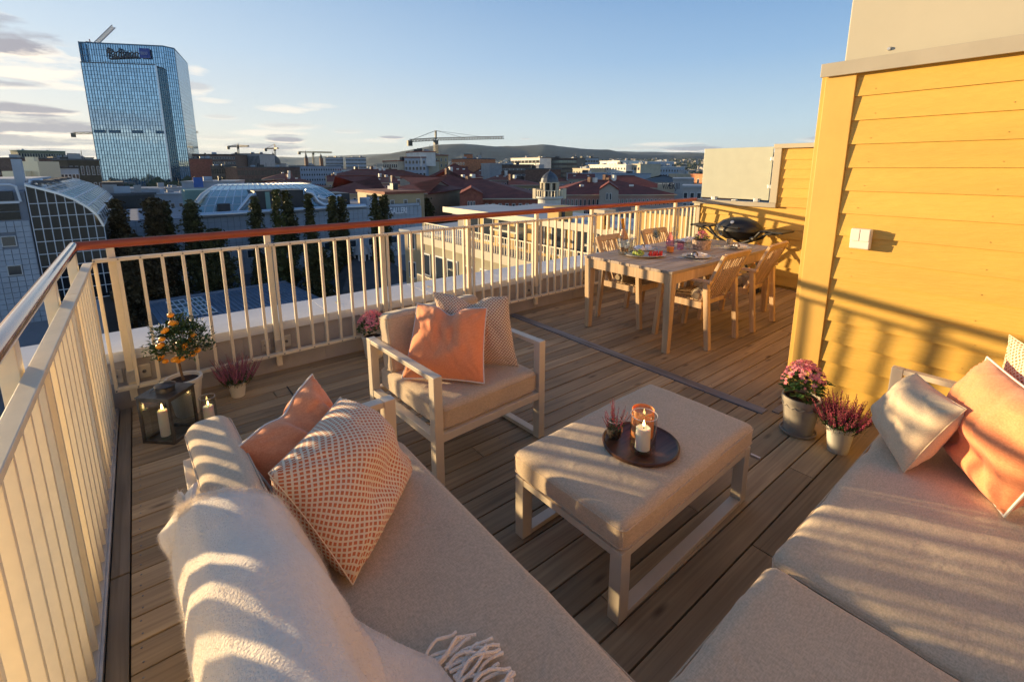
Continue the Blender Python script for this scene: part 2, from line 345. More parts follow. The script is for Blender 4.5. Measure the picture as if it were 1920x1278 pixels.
def glass(name, col=(1,1,1), rough=0.0, tint=1.0):
    m = bpy.data.materials.new(name); m.use_nodes = True; t = m.node_tree; t.nodes.clear()
    o = t.nodes.new('ShaderNodeOutputMaterial'); g = t.nodes.new('ShaderNodeBsdfGlossy'); g.inputs['Roughness'].default_value = rough+.02
    tr = t.nodes.new('ShaderNodeBsdfTransparent'); tr.inputs[0].default_value = (*col, 1)
    fr = t.nodes.new('ShaderNodeLayerWeight'); fr.inputs[0].default_value = .5; mx = t.nodes.new('ShaderNodeMixShader')
    pw = t.nodes.new('ShaderNodeMath'); pw.operation = 'POWER'; pw.inputs[1].default_value = 3.5; t.links.new(fr.outputs['Facing'], pw.inputs[0])
    a = t.nodes.new('ShaderNodeMath'); a.operation = 'MULTIPLY_ADD'; a.inputs[1].default_value = .65; a.inputs[2].default_value = .045; t.links.new(pw.outputs[0], a.inputs[0])
    t.links.new(a.outputs[0], mx.inputs[0]); t.links.new(tr.outputs[0], mx.inputs[1]); t.links.new(g.outputs[0], mx.inputs[2]); t.links.new(mx.outputs[0], o.inputs[0]); return m
M_GLASS = glass('clear_glass', (.93,.94,.93)); M_GLASSP = glass('pink_glass', (.97,.78,.88)); M_GLASSD = glass('lantern_glass', (.88,.89,.88))
M_RIM = mat('glass_rim_glint', (.85,.83,.78), .1, 0, alpha=.45)  # half-clear white painted in for the bright glint along glass rims
M_SMOKE = glass('smoked_glass', (.35,.33,.30))
def diamond_mat(name, ca, cb, n=34):
    m = bpy.data.materials.new(name); m.use_nodes = True; t = m.node_tree; b = t.nodes['Principled BSDF']; b.inputs['Roughness'].default_value = .85; b.inputs['Sheen Weight'].default_value = .2
    k = lambda x: t.nodes.new(x); l = t.links.new
    uv = k('ShaderNodeUVMap'); mp = k('ShaderNodeMapping'); mp.inputs['Scale'].default_value = (n, n, 1); mp.inputs['Rotation'].default_value = (0, 0, R(45)); l(uv.outputs[0], mp.inputs[0])
    fr = k('ShaderNodeVectorMath'); fr.operation = 'FRACTION'; l(mp.outputs[0], fr.inputs[0]); sp = k('ShaderNodeSeparateXYZ'); l(fr.outputs[0], sp.inputs[0])
    def win(o):
        s = k('ShaderNodeMath'); s.operation = 'SUBTRACT'; l(o, s.inputs[0]); s.inputs[1].default_value = .5
        ab = k('ShaderNodeMath'); ab.operation = 'ABSOLUTE'; l(s.outputs[0], ab.inputs[0])
        lt = k('ShaderNodeMapRange'); lt.inputs[1].default_value = .29; lt.inputs[2].default_value = .34; lt.inputs[3].default_value = 1; lt.inputs[4].default_value = 0; l(ab.outputs[0], lt.inputs[0]); return lt.outputs[0]
    mu = k('ShaderNodeMath'); mu.operation = 'MULTIPLY'; l(win(sp.outputs[0]), mu.inputs[0]); l(win(sp.outputs[1]), mu.inputs[1])
    mx = k('ShaderNodeMix'); mx.data_type = 'RGBA'; l(mu.outputs[0], mx.inputs[0]); mx.inputs[6].default_value = (*cb, 1); mx.inputs[7].default_value = (*ca, 1); l(mx.outputs[2], b.inputs['Base Color'])
    bp = k('ShaderNodeBump'); bp.inputs['Strength'].default_value = .4; bp.inputs['Distance'].default_value = .002; l(mu.outputs[0], bp.inputs['Height']); l(bp.outputs[0], b.inputs['Normal'])
    return m
M_DIAM = diamond_mat('terracotta_diamond_weave', (.60,.17,.06), (.82,.67,.47), 35)
M_DIAMB = diamond_mat('brown_diamond_weave', (.33,.15,.09), (.78,.62,.44), 36)
# ---------------------------------------------------------------- surveying helper: a bearing read off the view, at a chosen real distance
_A = R(38.5); _P = R(11.06)
_fw = Vector((math.sin(_A)*math.cos(_P), math.cos(_A)*math.cos(_P), -math.sin(_P))); _rt = Vector((math.cos(_A), -math.sin(_A), 0)); _up = _rt.cross(_fw)
def bearing(u, v):
    q = _fw + _rt*((u-960)/875) + _up*((486-v)/875); return q
def at(u, v, D):
    q = bearing(u, v); return Vector((0, 0, CAMZ)) + q*(D/math.hypot(q.x, q.y))
# ================================================================ TERRACE STRUCTURE
GZ = -20.0                                     # street level
FY = 3.88                                      # line of the far railing
# ---- deck
deck = tag(MB().box(-.30, 6.75, -2.9, 3.95, -.12, -.045).build('deck', mat('gap_shade_underlay', (.05,.03,.018), .95)), 'weathered wooden terrace deck laid in long boards', None, kind='structure')  # near-black slab: shade between the boards is put into its colour
bw = .1165; pitch = .1235
proto = {}
def board(x0, x1, y, zz):
    ln = x1-x0; key = round(ln, 2)
    if key not in proto:
        proto[key] = MB().box(0, ln, 0, bw, -.028, 0).mesh('board', M_DECK, bevel=.003)
    return link('board', proto[key], deck, (x0, y, zz))
yy = 3.93-bw; i = 0
joints = [.95, 1.9, 1.35, 2.3, .6, 1.65]
while yy > -2.85:
    dz = lambda: rnd.uniform(-.0012, .0012)
    if yy > 1.22-bw:
        j = joints[(i*5+i//3) % 6] if i % 3 == 0 else None
        if j: board(-.202, j, yy, dz()); board(j+.004, 3.055, yy, dz())
        else: board(-.202, 3.055, yy, dz())
        if yy > .9: board(3.155, 4.9, yy, dz()) if i % 4 == 1 else board(3.155, 6.69, yy, dz())
        if yy > .9 and i % 4 == 1: board(4.904, 6.69, yy, dz())
    else:
        j = [1.2, 2.6, 1.9][i % 3]
        board(-.202, j, yy, dz()); board(j+.004, 3.47 if yy < 1.05 else 6.69, yy, dz())
    yy -= pitch; i += 1
for k in range(4):
    b = MB().box(-.266, -.207, 0, 1.68, -.028, .004).build('edge_board', M_DECKY, deck, bevel=.003, loc=(0, -2.85+k*1.69, 0))
st = MB().box(3.062, 3.150, 1.19, 3.90, -.028, .006).build('threshold_strip', M_STRIP, deck, bevel=.002)
MB().box(3.15, 3.30, 1.12, 1.165, .0, .008).build('threshold_strip', M_STRIP, deck, bevel=.001)
MB().cbox((.70, 3.43, .002), (.008, .30, .004)).build('deck_slot', M_BLACKP, deck)
# screws: tiny heads, one joined part
sc = MB()
for k in range(56):
    y = 3.93-bw-k*pitch
    if y < 1.2: break
    for x in (-.17, .33, .93, 1.53, 2.13, 2.73, 3.2, 3.8, 4.4, 5.0, 5.6):
        for o in (.028, .09): sc.lathe([(.0035, 0), (.0035, .0016)], (x+rnd.uniform(-.004,.004), y+o, .0005), 6)
tag(sc.build('screw_heads', M_STRIP, deck), kind='stuff')
# ---- parapet
par = thing('parapet', 'low sheet-metal capped parapet running outside the white railing', 'parapet', (0, 0, 0))
MB().box(-.75, 6.95, 3.935, 4.40, -1.2, .385).build('upstand', M_PARF, par)
for k in range(8):
    x0 = -.80+k*.97; MB().box(x0, x0+.967, 3.915, 4.44, .387, .402).build('cap_sheet', M_PAR, par, bevel=.004)
    MB().box(x0, x0+.967, 3.912, 3.922, .335, .388).build('cap_lip', M_PAR, par)
for k in range(12): MB().cbox((-.1+k*.6, 3.933, .19), (.006, .006, .37)).build('seam', M_PARF, par)
MB().box(-.78, -.42, -3.2, 3.93, -1.2, .10).build('side_upstand', M_PARF, par)
MB().box(-.80, -.37, -3.2, 3.91, .102, .115).build('side_cap', M_PAR, par)
MB().box(-.300, -.270, -2.9, 3.9, -.03, .022).build('edge_profile', M_ALU, par)
# ---- railings
def railing_set(name, label, x_axis, s0, s1, off, rail_off, pole_mat, steel=False):
    t = thing(name, label, 'railing', (0,0,0))
    def P(s, o, z): return (s, o, z) if x_axis else (o, s, z)
    MB().tube([P(s0, rail_off, 1.128), P(s1, rail_off, 1.128)], .0275, 20).build('handrail', pole_mat, t, smooth=True)
    def bx(a0, a1, o0, o1, z0, z1):
        return MB().box(a0, a1, o0, o1, z0, z1) if x_axis else MB().box(o0, o1, a0, a1, z0, z1)
    bal = bx(-.0095, .0095, -.013, .013, .178, 1.018).mesh('baluster', M_CREAM, bevel=.002)
    return t, P, bx, bal
t, P, bx, bal = railing_set('railing', 'long white railing with rust-red handrail facing the city', True, -.36, 6.70, 3.845, FY, M_RED)
SP = .1131
post_x = [-.184+.905*k for k in range(8)]
for k, (a, b) in enumerate(zip([-.27]+post_x[1:], post_x[1:]+[6.69])): bx(a, b-.003, 3.828, 3.866, 1.019, 1.042).build('top_bar', M_CREAM, t, bevel=.003)
for a, b in ((-.27, 1.40), (1.405, 3.2), (3.205, 5.0), (5.005, 6.69)): bx(a, b, 3.826, 3.866, .155, .178).build('bottom_bar', M_CREAM, t, bevel=.002)
s = -.29+.07
xs = []
for k in range(62):
    x = -.262+SP*k
    if x > 6.66: break
    xs.append(x)
    link('baluster', bal, t, (x, 3.846, 0))
sw = MB()
for x in xs:
    sw.lathe([(.006,0),(.006,.003)], (x, 3.8465, 1.0425), 8)
    sw.cbox((x, 3.8265, 1.031), (.008,.003,.008)); sw.cbox((x, 3.8245, .166), (.009,.004,.009))
tag(sw.build('rivets', M_STRIP, t), kind='stuff')
pm = MB().box(-.020, .020, -.010, .026, .06, 1.105).mesh('post', M_CREAM, bevel=.003)
for x in post_x:
    link('post', pm, t, (x+.004, 3.878, 0))
    MB().box(x-.02, x+.045, 3.862, 3.93, .19, .275).build('clamp', M_ALU, t, bevel=.003)
    for sx in (-.075, .075): MB().box(x+sx-.03, x+sx+.035, 3.918, 3.934, .185, .28).build('anchor_plate', M_ALU, t, bevel=.003)
    for sx in (-.075, .075): MB().lathe([(.013, 0), (.010, .012)], (0,0,0), 6, Matrix.Translation((x+sx, 3.918, .232)) @ Matrix.Rotation(R(90), 4, 'X')).build('bolt', M_STRIP, t)
for x in (1.42, 2.35, 3.55): MB().bar((x-.13, 4.18, .41), (x, 3.90, .33), .02, .012).build('stay', M_CREAM, t)
t, P, bx, bal2 = railing_set('railing', 'left railing of tightly foreshortened cream bars under a polished steel handrail', False, -2.9, 3.86, -.285, -.345, M_RAILG)
y0 = 3.83
bal2 = MB().box(-.015, .015, -.0095, .0095, .035, 1.000).mesh('baluster', M_CREAM, bevel=.002)
k = 0
while y0-k*SP > -2.8:
    link('baluster', bal2, t, (-.297, y0-k*SP-.05, 0)); k += 1
for a, b in ((3.86, 2.93), (2.925, 1.13), (1.125, -.6), (-.605, -2.9)): bx(b, a, -.318, -.272, 1.000, 1.022).build('top_bar', M_CREAM, t, bevel=.003)
bx(-2.9, 3.86, -.312, -.278, .024, .036).build('bottom_bar', M_ALU, t)
pm2 = MB().box(-.040, .004, -.034, .034, .02, 1.108).mesh('post', M_CREAM, bevel=.003)
for y in [3.72-.905*k for k in range(8)]: link('post', pm2, t, (-.333, y, 0))
# ---- near yellow wall (x = 3.5) and the setback behind it
wall = thing('house_wall', 'tall yellow weatherboard wall with beige roof fascia at the right', 'wall', (3.5, 0, 0))
def wbox(*a): return MB().box(*a)
def siding(parent, x, ya, yb, z0, z1, p, dep=.016):
    n = int((z1-z0)/p+.5)
    for k in range(n):
        za = z0+k*p; zb = za+p+.012
        m = MB(); a, b = ya, yb
        # tilted lap board: bottom edge stands proud
        v = [(x-dep, a, za), (x-.003, a, zb), (x+.02, a, zb), (x+.02, a, za), (x-dep, b, za), (x-.003, b, zb), (x+.02, b, zb), (x+.02, b, za)]
        m.v = v; m.f = [(0,1,2,3), (7,6,5,4), (0,4,5,1), (1,5,6,2), (2,6,7,3), (3,7,4,0)]
        o = m.build('siding_board', M_YEL, parent); o.location = (0,0,0)
# local coordinates relative to (3.5,0,0)
siding(wall, 0, -2.9, 1.0305, .045, 2.16, .1415)
wbox(.02, .20, -2.9, 1.195, -.02, 2.17).build('wall_core', M_YEL2, wall)
wbox(-.026, .021, 1.032, 1.196, .02, 2.17).build('corner_board', M_YEL2, wall, bevel=.003)
wbox(-.004, .20, 1.197, 1.225, .02, 2.17).build('corner_board', M_YEL2, wall, bevel=.003)
wbox(-.02, .02, -2.9, 1.03, -.02, .043).build('base_board', M_YEL2, wall)
wbox(.202, 3.2, 1.00, 1.19, -.02, 2.17).build('return_wall', M_YEL2, wall)
wbox(-.055, 3.2, -3.2, 1.215, 2.172, 2.20).build('roof_flashing', M_BEIGED, wall, bevel=.004)
wbox(-.06, -.045, -3.2, 1.218, 2.155, 2.235).build('flashing_lip', M_BEIGED, wall, bevel=.003)
wbox(.13, 3.2, -3.2, 1.155, 2.202, 2.86).build('fascia', M_BEIGE, wall, bevel=.006)
wbox(.08, 3.2, -3.2, 1.16, 2.862, 2.90).build('fascia_cap', M_BEIGED, wall, bevel=.004)
for y in (.93, -.35): MB().lathe([(.012,0),(.008,.012)], (0,0,0), 10, Matrix.Translation((.13, y, 2.30)) @ Matrix.Rotation(R(-90), 4, 'Y')).build('screw_cap', M_ALU, wall)
nl = MB()
for k in range(15):
    for y in (.93, .33, -.27, -.87, -1.47, -2.07, -2.67): nl.cbox((-.0135-.002, y+rnd.uniform(-.02,.02), .045+k*.1415+.035+rnd.uniform(-.004,.004)), (.0016,.0045,.0045))
tag(nl.build('nail_heads', M_YEL2, wall), kind='stuff')
# switch box on the wall
g = Vector((3.5, .955, 1.085))
swb = thing('outdoor_socket', 'white square outdoor socket cover fixed on the yellow wall', 'socket', (3.482, .890, 1.172))
MB().box(-.045, 0, -.052, .052, -.062, .062).build('housing', M_WHITE, swb, bevel=.008)
MB().box(-.056, -.046, .002, .049, -.012, .058).build('cover', M_WHITE, swb, bevel=.003)
MB().box(-.056, -.046, -.049, -.001, -.012, .058).build('cover', M_WHITE, swb, bevel=.003)
MB().box(-.050, -.046, -.049, .049, -.056, -.018).build('cover', M_WHITE, swb, bevel=.002)
# ---- back wall behind the grill (x = 6.71)
bwall = thing('screen_wall', 'yellow weatherboard end wall behind the grill with frosted glass screen', 'wall', (6.71, 0, 0))
siding(bwall, 0, 1.2, 3.80, .03, 1.06, .128)
siding(bwall, 0, 1.2, 2.705, 1.092, 1.83, .123)
wbox(.02, .12, 1.2, 3.87, -.02, 1.06).build('wall_core', M_YEL2, bwall)
wbox(.02, .12, 1.2, 2.80, 1.06, 1.85).build('wall_core', M_YEL2, bwall)
wbox(-.025, .12, 3.802, 3.90, -.02, 1.10).build('end_post', M_BEIGE, bwall, bevel=.003)
wbox(-.045, .14, 2.712, 3.92, 1.075, 1.135).build('ledge', M_BEIGED, bwall, bevel=.004)
wbox(-.04, .13, 2.71, 2.80, 1.137, 1.852).build('frame_post', M_BEIGE, bwall, bevel=.004)
wbox(-.045, .14, 1.2, 2.81, 1.853, 1.91).build('frame_cap', M_BEIGE, bwall, bevel=.004)
M_FROST = mat('frosted_glass', (.54,.56,.46), .3, 0, trans=.1, var=.03)
wbox(.03, .045, 2.842, 3.825, 1.165, 1.88).build('glass_pane', M_FROST, bwall, bevel=.002)
for y in (3.62, 3.0): wbox(.01, .065, y-.03, y+.03, 1.135, 1.185).build('glass_clamp', M_ALU, bwall, bevel=.004)
wbox(.01, .065, 3.28, 3.34, 1.135, 1.155).build('glass_clamp', M_ALU, bwall, bevel=.004)
for z in (1.35, 1.72): wbox(.01, .06, 2.80, 2.86, z-.025, z+.025).build('glass_hinge', M_ALU, bwall, bevel=.003)
# ---- house behind the camera (closes the terrace on the fourth side)
hb = thing('house_front', 'yellow house front closing the terrace behind the seating', 'wall', (0, -3.0, 0))
for k in range(17):
    za = .03+k*.1415
    MB().box(-.7, 3.48, -.02, .016, za, za+.138).build('siding_board', M_YEL, hb)
wbox(-.7, 3.7, -.2, -.021, -.02, 2.45).build('wall_core', M_YEL2, hb)
wbox(-.8, 3.44, -.2, .10, 2.452, 2.50).build('roof_flashing', M_BEIGED, hb)
# ================================================================ SOFT GOODS HELPERS
def cushion(name, x0, x1, y0, y1, z0, z1, m, parent, r=.045, puff=.02, seed=0, n=22, wr=.004, label=None, tilt=None, loc=None):
    bm = bmesh.new(); bmesh.ops.create_cube(bm, size=2); bmesh.ops.subdivide_edges(bm, edges=bm.edges, cuts=n, use_grid_fill=True)
    c = Vector(((x0+x1)/2, (y0+y1)/2, (z0+z1)/2)); h = Vector(((x1-x0)/2, (y1-y0)/2, (z1-z0)/2))
    for v in bm.verts:
        p = Vector([math.copysign(abs(a)**.75, a) for a in v.co]); q = Vector((p.x*h.x, p.y*h.y, p.z*h.z))
        inn = Vector([max(-(h[i]-r), min(h[i]-r, q[i])) for i in range(3)]); d = q-inn
        # project on rounded box
        o = Vector(q)
        if d.length > 1e-6: o = inn + d.normalized()*r
        u, w = p.x, p.y
        bul = (1-u*u)*(1-w*w)
        if abs(v.co.z) > .999: o.z += math.copysign(puff*bul**.5, v.co.z)
        nz_ = mnoise.noise(Vector((o.x*5+seed, o.y*5, o.z*5+seed)))
        nf = mnoise.noise(Vector((o.x*16+seed, o.y*9, o.z*14)))
        edge = max(abs(p.x), abs(p.y))**6
        k = (wr*nz_*1.5 + wr*.8*nf*(.3+edge))
        o += (o-inn*.6).normalized()*k
        v.co = o
    M = tilt or Matrix.Identity(4)
    me = bpy.data.meshes.new(name); bm.to_mesh(me); bm.free(); me.materials.append(m)
    me.polygons.foreach_set('use_smooth', [True]*len(me.polygons))
    o = link(name, me, parent, c); o.matrix_local = Matrix.Translation(c) @ M
    # seam cord round the top and bottom edge
    s = MB()
    for sg in (1, -1):
        pts = []
        a, b = h.x+.0015, h.y+.0015; rr = r
        for (cx, cy, a0) in ((a-rr, b-rr, 0), (-a+rr, b-rr, 90), (-a+rr, -b+rr, 180), (a-rr, -b+rr, 270)):
            for q in range(5): an = R(a0+q*22.5); pts.append((cx+rr*math.cos(an), cy+rr*math.sin(an), sg*(h.z-r*.75)))
        pts.append(pts[0]); 
        pts = [(max(-h.x, min(h.x, q[0])), max(-h.y, min(h.y, q[1])), q[2]) for q in pts]
        s.tube([Vector(q) for q in pts], .0026, 5)
    for sx in (-1, 1):
        for sy in (-1, 1): s.tube([(sx*(h.x-r*.27), sy*(h.y-r*.27), -h.z+r*.75), (sx*(h.x-r*.27), sy*(h.y-r*.27), h.z-r*.75)], .0026, 5)
    so_ = s.build('seam', m, o if parent is None else o, smooth=True)
    if label: o['label'] = label
    return o
def pillow(name, label, cat, TL, TR, BR, BL, T, m, pipe=None, seed=1, n=40, chop=0.0, group=None, inset=.055, tagm=None, back=None, sag=0.0, crease=.11):
    TL, TR, BR, BL = map(Vector, (TL, TR, BR, BL)); c = (TL+TR+BR+BL)/4
    nrm = (TL-BL+TR-BR).cross(TR-TL+BR-BL).normalized()
    if nrm.dot(Vector((0,0,CAMZ))-c) < 0: nrm = -nrm
    yv = ((TL+TR)-(BL+BR)).normalized()
    root = thing(name, label, cat, c, 0, group)
    me = bpy.data.meshes.new('cover'); verts = []; uvs = []; faces = []
    wd = ((TR-TL).length + (BR-BL).length)/2
    def P(u, v, side):
        uu = u*(1-inset*(1-v*v)); vv = v*(1-inset*(1-u*u))
        base = (BL*(1-uu)*(1-vv) + BR*(1+uu)*(1-vv) + TR*(1+uu)*(1+vv) + TL*(1-uu)*(1+vv))/4
        pr = max(0, (1-abs(u)**2.6)*(1-abs(v)**2.6))
        th = T*pr**.62
        edge = max(abs(u), abs(v))
        s = mnoise.noise(Vector((u*1.7+seed*3.1, v*1.7, side*2.0)))*.16 + mnoise.noise(Vector((u*4+seed, v*4, side)))*.05
        th *= (1+s)
        # radial gathers near the corners
        cd = min((abs(u)-1)**2+(abs(v)-1)**2, 1.0)
        ang = math.atan2(1.02-abs(v), 1.02-abs(u))
        th += T*.085*math.sin(ang*15+seed)*math.exp(-cd*5.5)*(pr**.3)
        # seam gathers along edges
        g = math.exp(-(1-edge)*9)*pr**.3
        al = u if abs(v) > abs(u) else v
        th += T*.05*mnoise.noise(Vector((al*13+seed*7, side*3, edge*2)))*g*2
        q = base - c
        if chop:
            k = math.exp(-(u/.28)**2)*max(0, (v+.55)/1.55)**1.7
            q -= yv*chop*wd*k*.9; th *= 1-.42*k
            th += T*.30*math.exp(-((abs(u)-.33)/.16)**2)*max(0, v)*pr**.5*.5
            # creases running down from the dent
            th += T*.10*math.sin(u*17+v*3)*math.exp(-((v-.35)/.4)**2)*math.exp(-(u/.5)**2)*pr
        if sag: th += T*sag*math.exp(-((v+.45)/.3)**2)*pr
        # long soft creases
        w = mnoise.noise(Vector((u*2.2+v*1.2+seed*5, (v-u)*.8, seed*1.7)))
        th += T*crease*(1-abs(w)*2.2)*max(0,1-abs(w)*4)*pr**.5*-1
        return q + nrm*th*side
    for side in (1, -1):
        o = len(verts)
        for j in range(n+1):
            for i in range(n+1):
                u = -1+2*i/n; v = -1+2*j/n
                u = math.copysign(abs(u)**.85, u); v = math.copysign(abs(v)**.85, v)
                verts.append(tuple(P(u, v, side))); uvs.append(((u+1)/2*wd/.46, (v+1)/2*wd/.46))
        for j in range(n):
            for i in range(n):
                a = o+j*(n+1)+i; f = (a, a+1, a+n+2, a+n+1); faces.append(f if side > 0 else f[::-1])
    for side in (0, 1):          # thread-true texture: measure the cloth along each row and column
        o = side*(n+1)**2; V_ = [Vector(q) for q in verts[o:o+(n+1)**2]]; W1_ = n+1; U = [0]*len(V_); Q = [0]*len(V_); mid_ = n//2
        for j in range(W1_):
            for i in range(mid_+1, W1_): U[j*W1_+i] = U[j*W1_+i-1]+(V_[j*W1_+i]-V_[j*W1_+i-1]).length
            for i in range(mid_-1, -1, -1): U[j*W1_+i] = U[j*W1_+i+1]-(V_[j*W1_+i]-V_[j*W1_+i+1]).length
        for i in range(W1_):
            for j in range(mid_+1, W1_): Q[j*W1_+i] = Q[(j-1)*W1_+i]+(V_[j*W1_+i]-V_[(j-1)*W1_+i]).length
            for j in range(mid_-1, -1, -1): Q[j*W1_+i] = Q[(j+1)*W1_+i]-(V_[j*W1_+i]-V_[(j+1)*W1_+i]).length
        for k_ in range(len(V_)): uvs[o+k_] = (.5+U[k_]/.50, .5+Q[k_]/.50)
    me.from_pydata(verts, [], faces); me.update()
    uvl = me.uv_layers.new(name='UVMap')
    for lp in me.loops: uvl.data[lp.index].uv = uvs[lp.vertex_index]
    bm = bmesh.new(); bm.from_mesh(me); bmesh.ops.remove_doubles(bm, verts=bm.verts, dist=.0006); bmesh.ops.recalc_face_normals(bm, faces=bm.faces); bm.to_mesh(me); bm.free()
    me.materials.append(m); me.polygons.foreach_set('use_smooth', [True]*len(me.polygons))
    link('cover', me, root)
    pts = []
    for a, b in (((-1,-1),(1,-1)), ((1,-1),(1,1)), ((1,1),(-1,1)), ((-1,1),(-1,-1))):
        for k in range(16):
            t = k/16; u = a[0]+(b[0]-a[0])*t; v = a[1]+(b[1]-a[1])*t
            pts.append((P(u, v, 1)+P(u, v, -1))/2)
    pts.append(pts[0])
    if pipe: MB().tube(pts, .0042, 7).build('piping', pipe, root, smooth=True)
    else: MB().tube(pts, .0018, 5).build('seam', m, root, smooth=True)
    if tagm:
        a = (P(.55, -.97, 1)+P(.55,-.97,-1))/2; b = (P(.75,-.97,1)+P(.75,-.97,-1))/2
        MB().bar(a+nrm*.004+yv*.012, b+nrm*.004+yv*.012, .004, .022, up=yv).build('care_tag', M_BLACKP, root)
    return root
# ================================================================ SOFA A (left)
sa = thing('sofa', 'long beige outdoor sofa along the left railing under the ivory throw', 'sofa', (0,0,0))
YE = 1.80
MB().box(.10, .735, -.6, YE-.005, .235, .285).build('seat_frame', M_FRAME, sa, bevel=.003)
MB().box(.012, .105, -.6, YE+.062, .548, .600).build('back_rail', M_FRAME, sa, bevel=.003)
MB().box(.014, .050, -.6, YE+.058, .10, .546).build('back_panel', M_FRAME, sa, bevel=.003)
MB().box(.107, .728, YE+.01, YE+.062, .575, .602).build('armrest', M_FRAME, sa, bevel=.003)
MB().box(.730, .782, YE+.01, YE+.062, .0, .602).build('arm_leg', M_FRAME, sa, bevel=.003)
MB().box(.052, .728, YE+.011, YE+.061, .0, .028).build('runner', M_FRAME, sa, bevel=.003)
MB().box(.02, .07, YE+.0, YE+.06, .0, .099).build('leg', M_FRAME, sa, bevel=.003)
cushion('seat_cushion', .15, .775, -.55, YE-.03, .288, .445, M_CUSH, sa, r=.035, puff=.012, seed=3, n=30)
tl = Matrix.Rotation(R(-7), 4, 'Y')
cushion('back_cushion', .055, .195, .90, 1.895, .44, .735, M_CUSH2, sa, r=.05, puff=.0, seed=5, n=20, tilt=Matrix.Rotation(R(-6), 4, 'Y') @ Matrix.Rotation(R(2), 4, 'Z'))
cushion('back_cushion', .06, .20, -.1, .89, .44, .735, M_CUSH2, sa, r=.05, puff=.0, seed=6, n=14, tilt=Matrix.Rotation(R(-6), 4, 'Y'))
pillow('throw_pillow', 'coral pillow with cream piping slumped on the left sofa behind the diamond pillow', 'pillow',
       (.150,1.600,.722), (.454,1.840,.800), (.575,1.745,.470), (.270,1.455,.470), .115, M_CORAL, M_PIPE, seed=2, chop=.07, group='pillows on the seating')
pillow('throw_pillow', 'large diamond-patterned terracotta pillow leaning in front of the coral one on the left sofa', 'pillow',
       (.190,1.318,.775), (.500,1.655,.765), (.690,1.480,.462), (.335,1.125,.475), .165, M_DIAM, None, seed=5, chop=.0, sag=-.25, crease=.03, group='pillows on the seating', inset=.035)
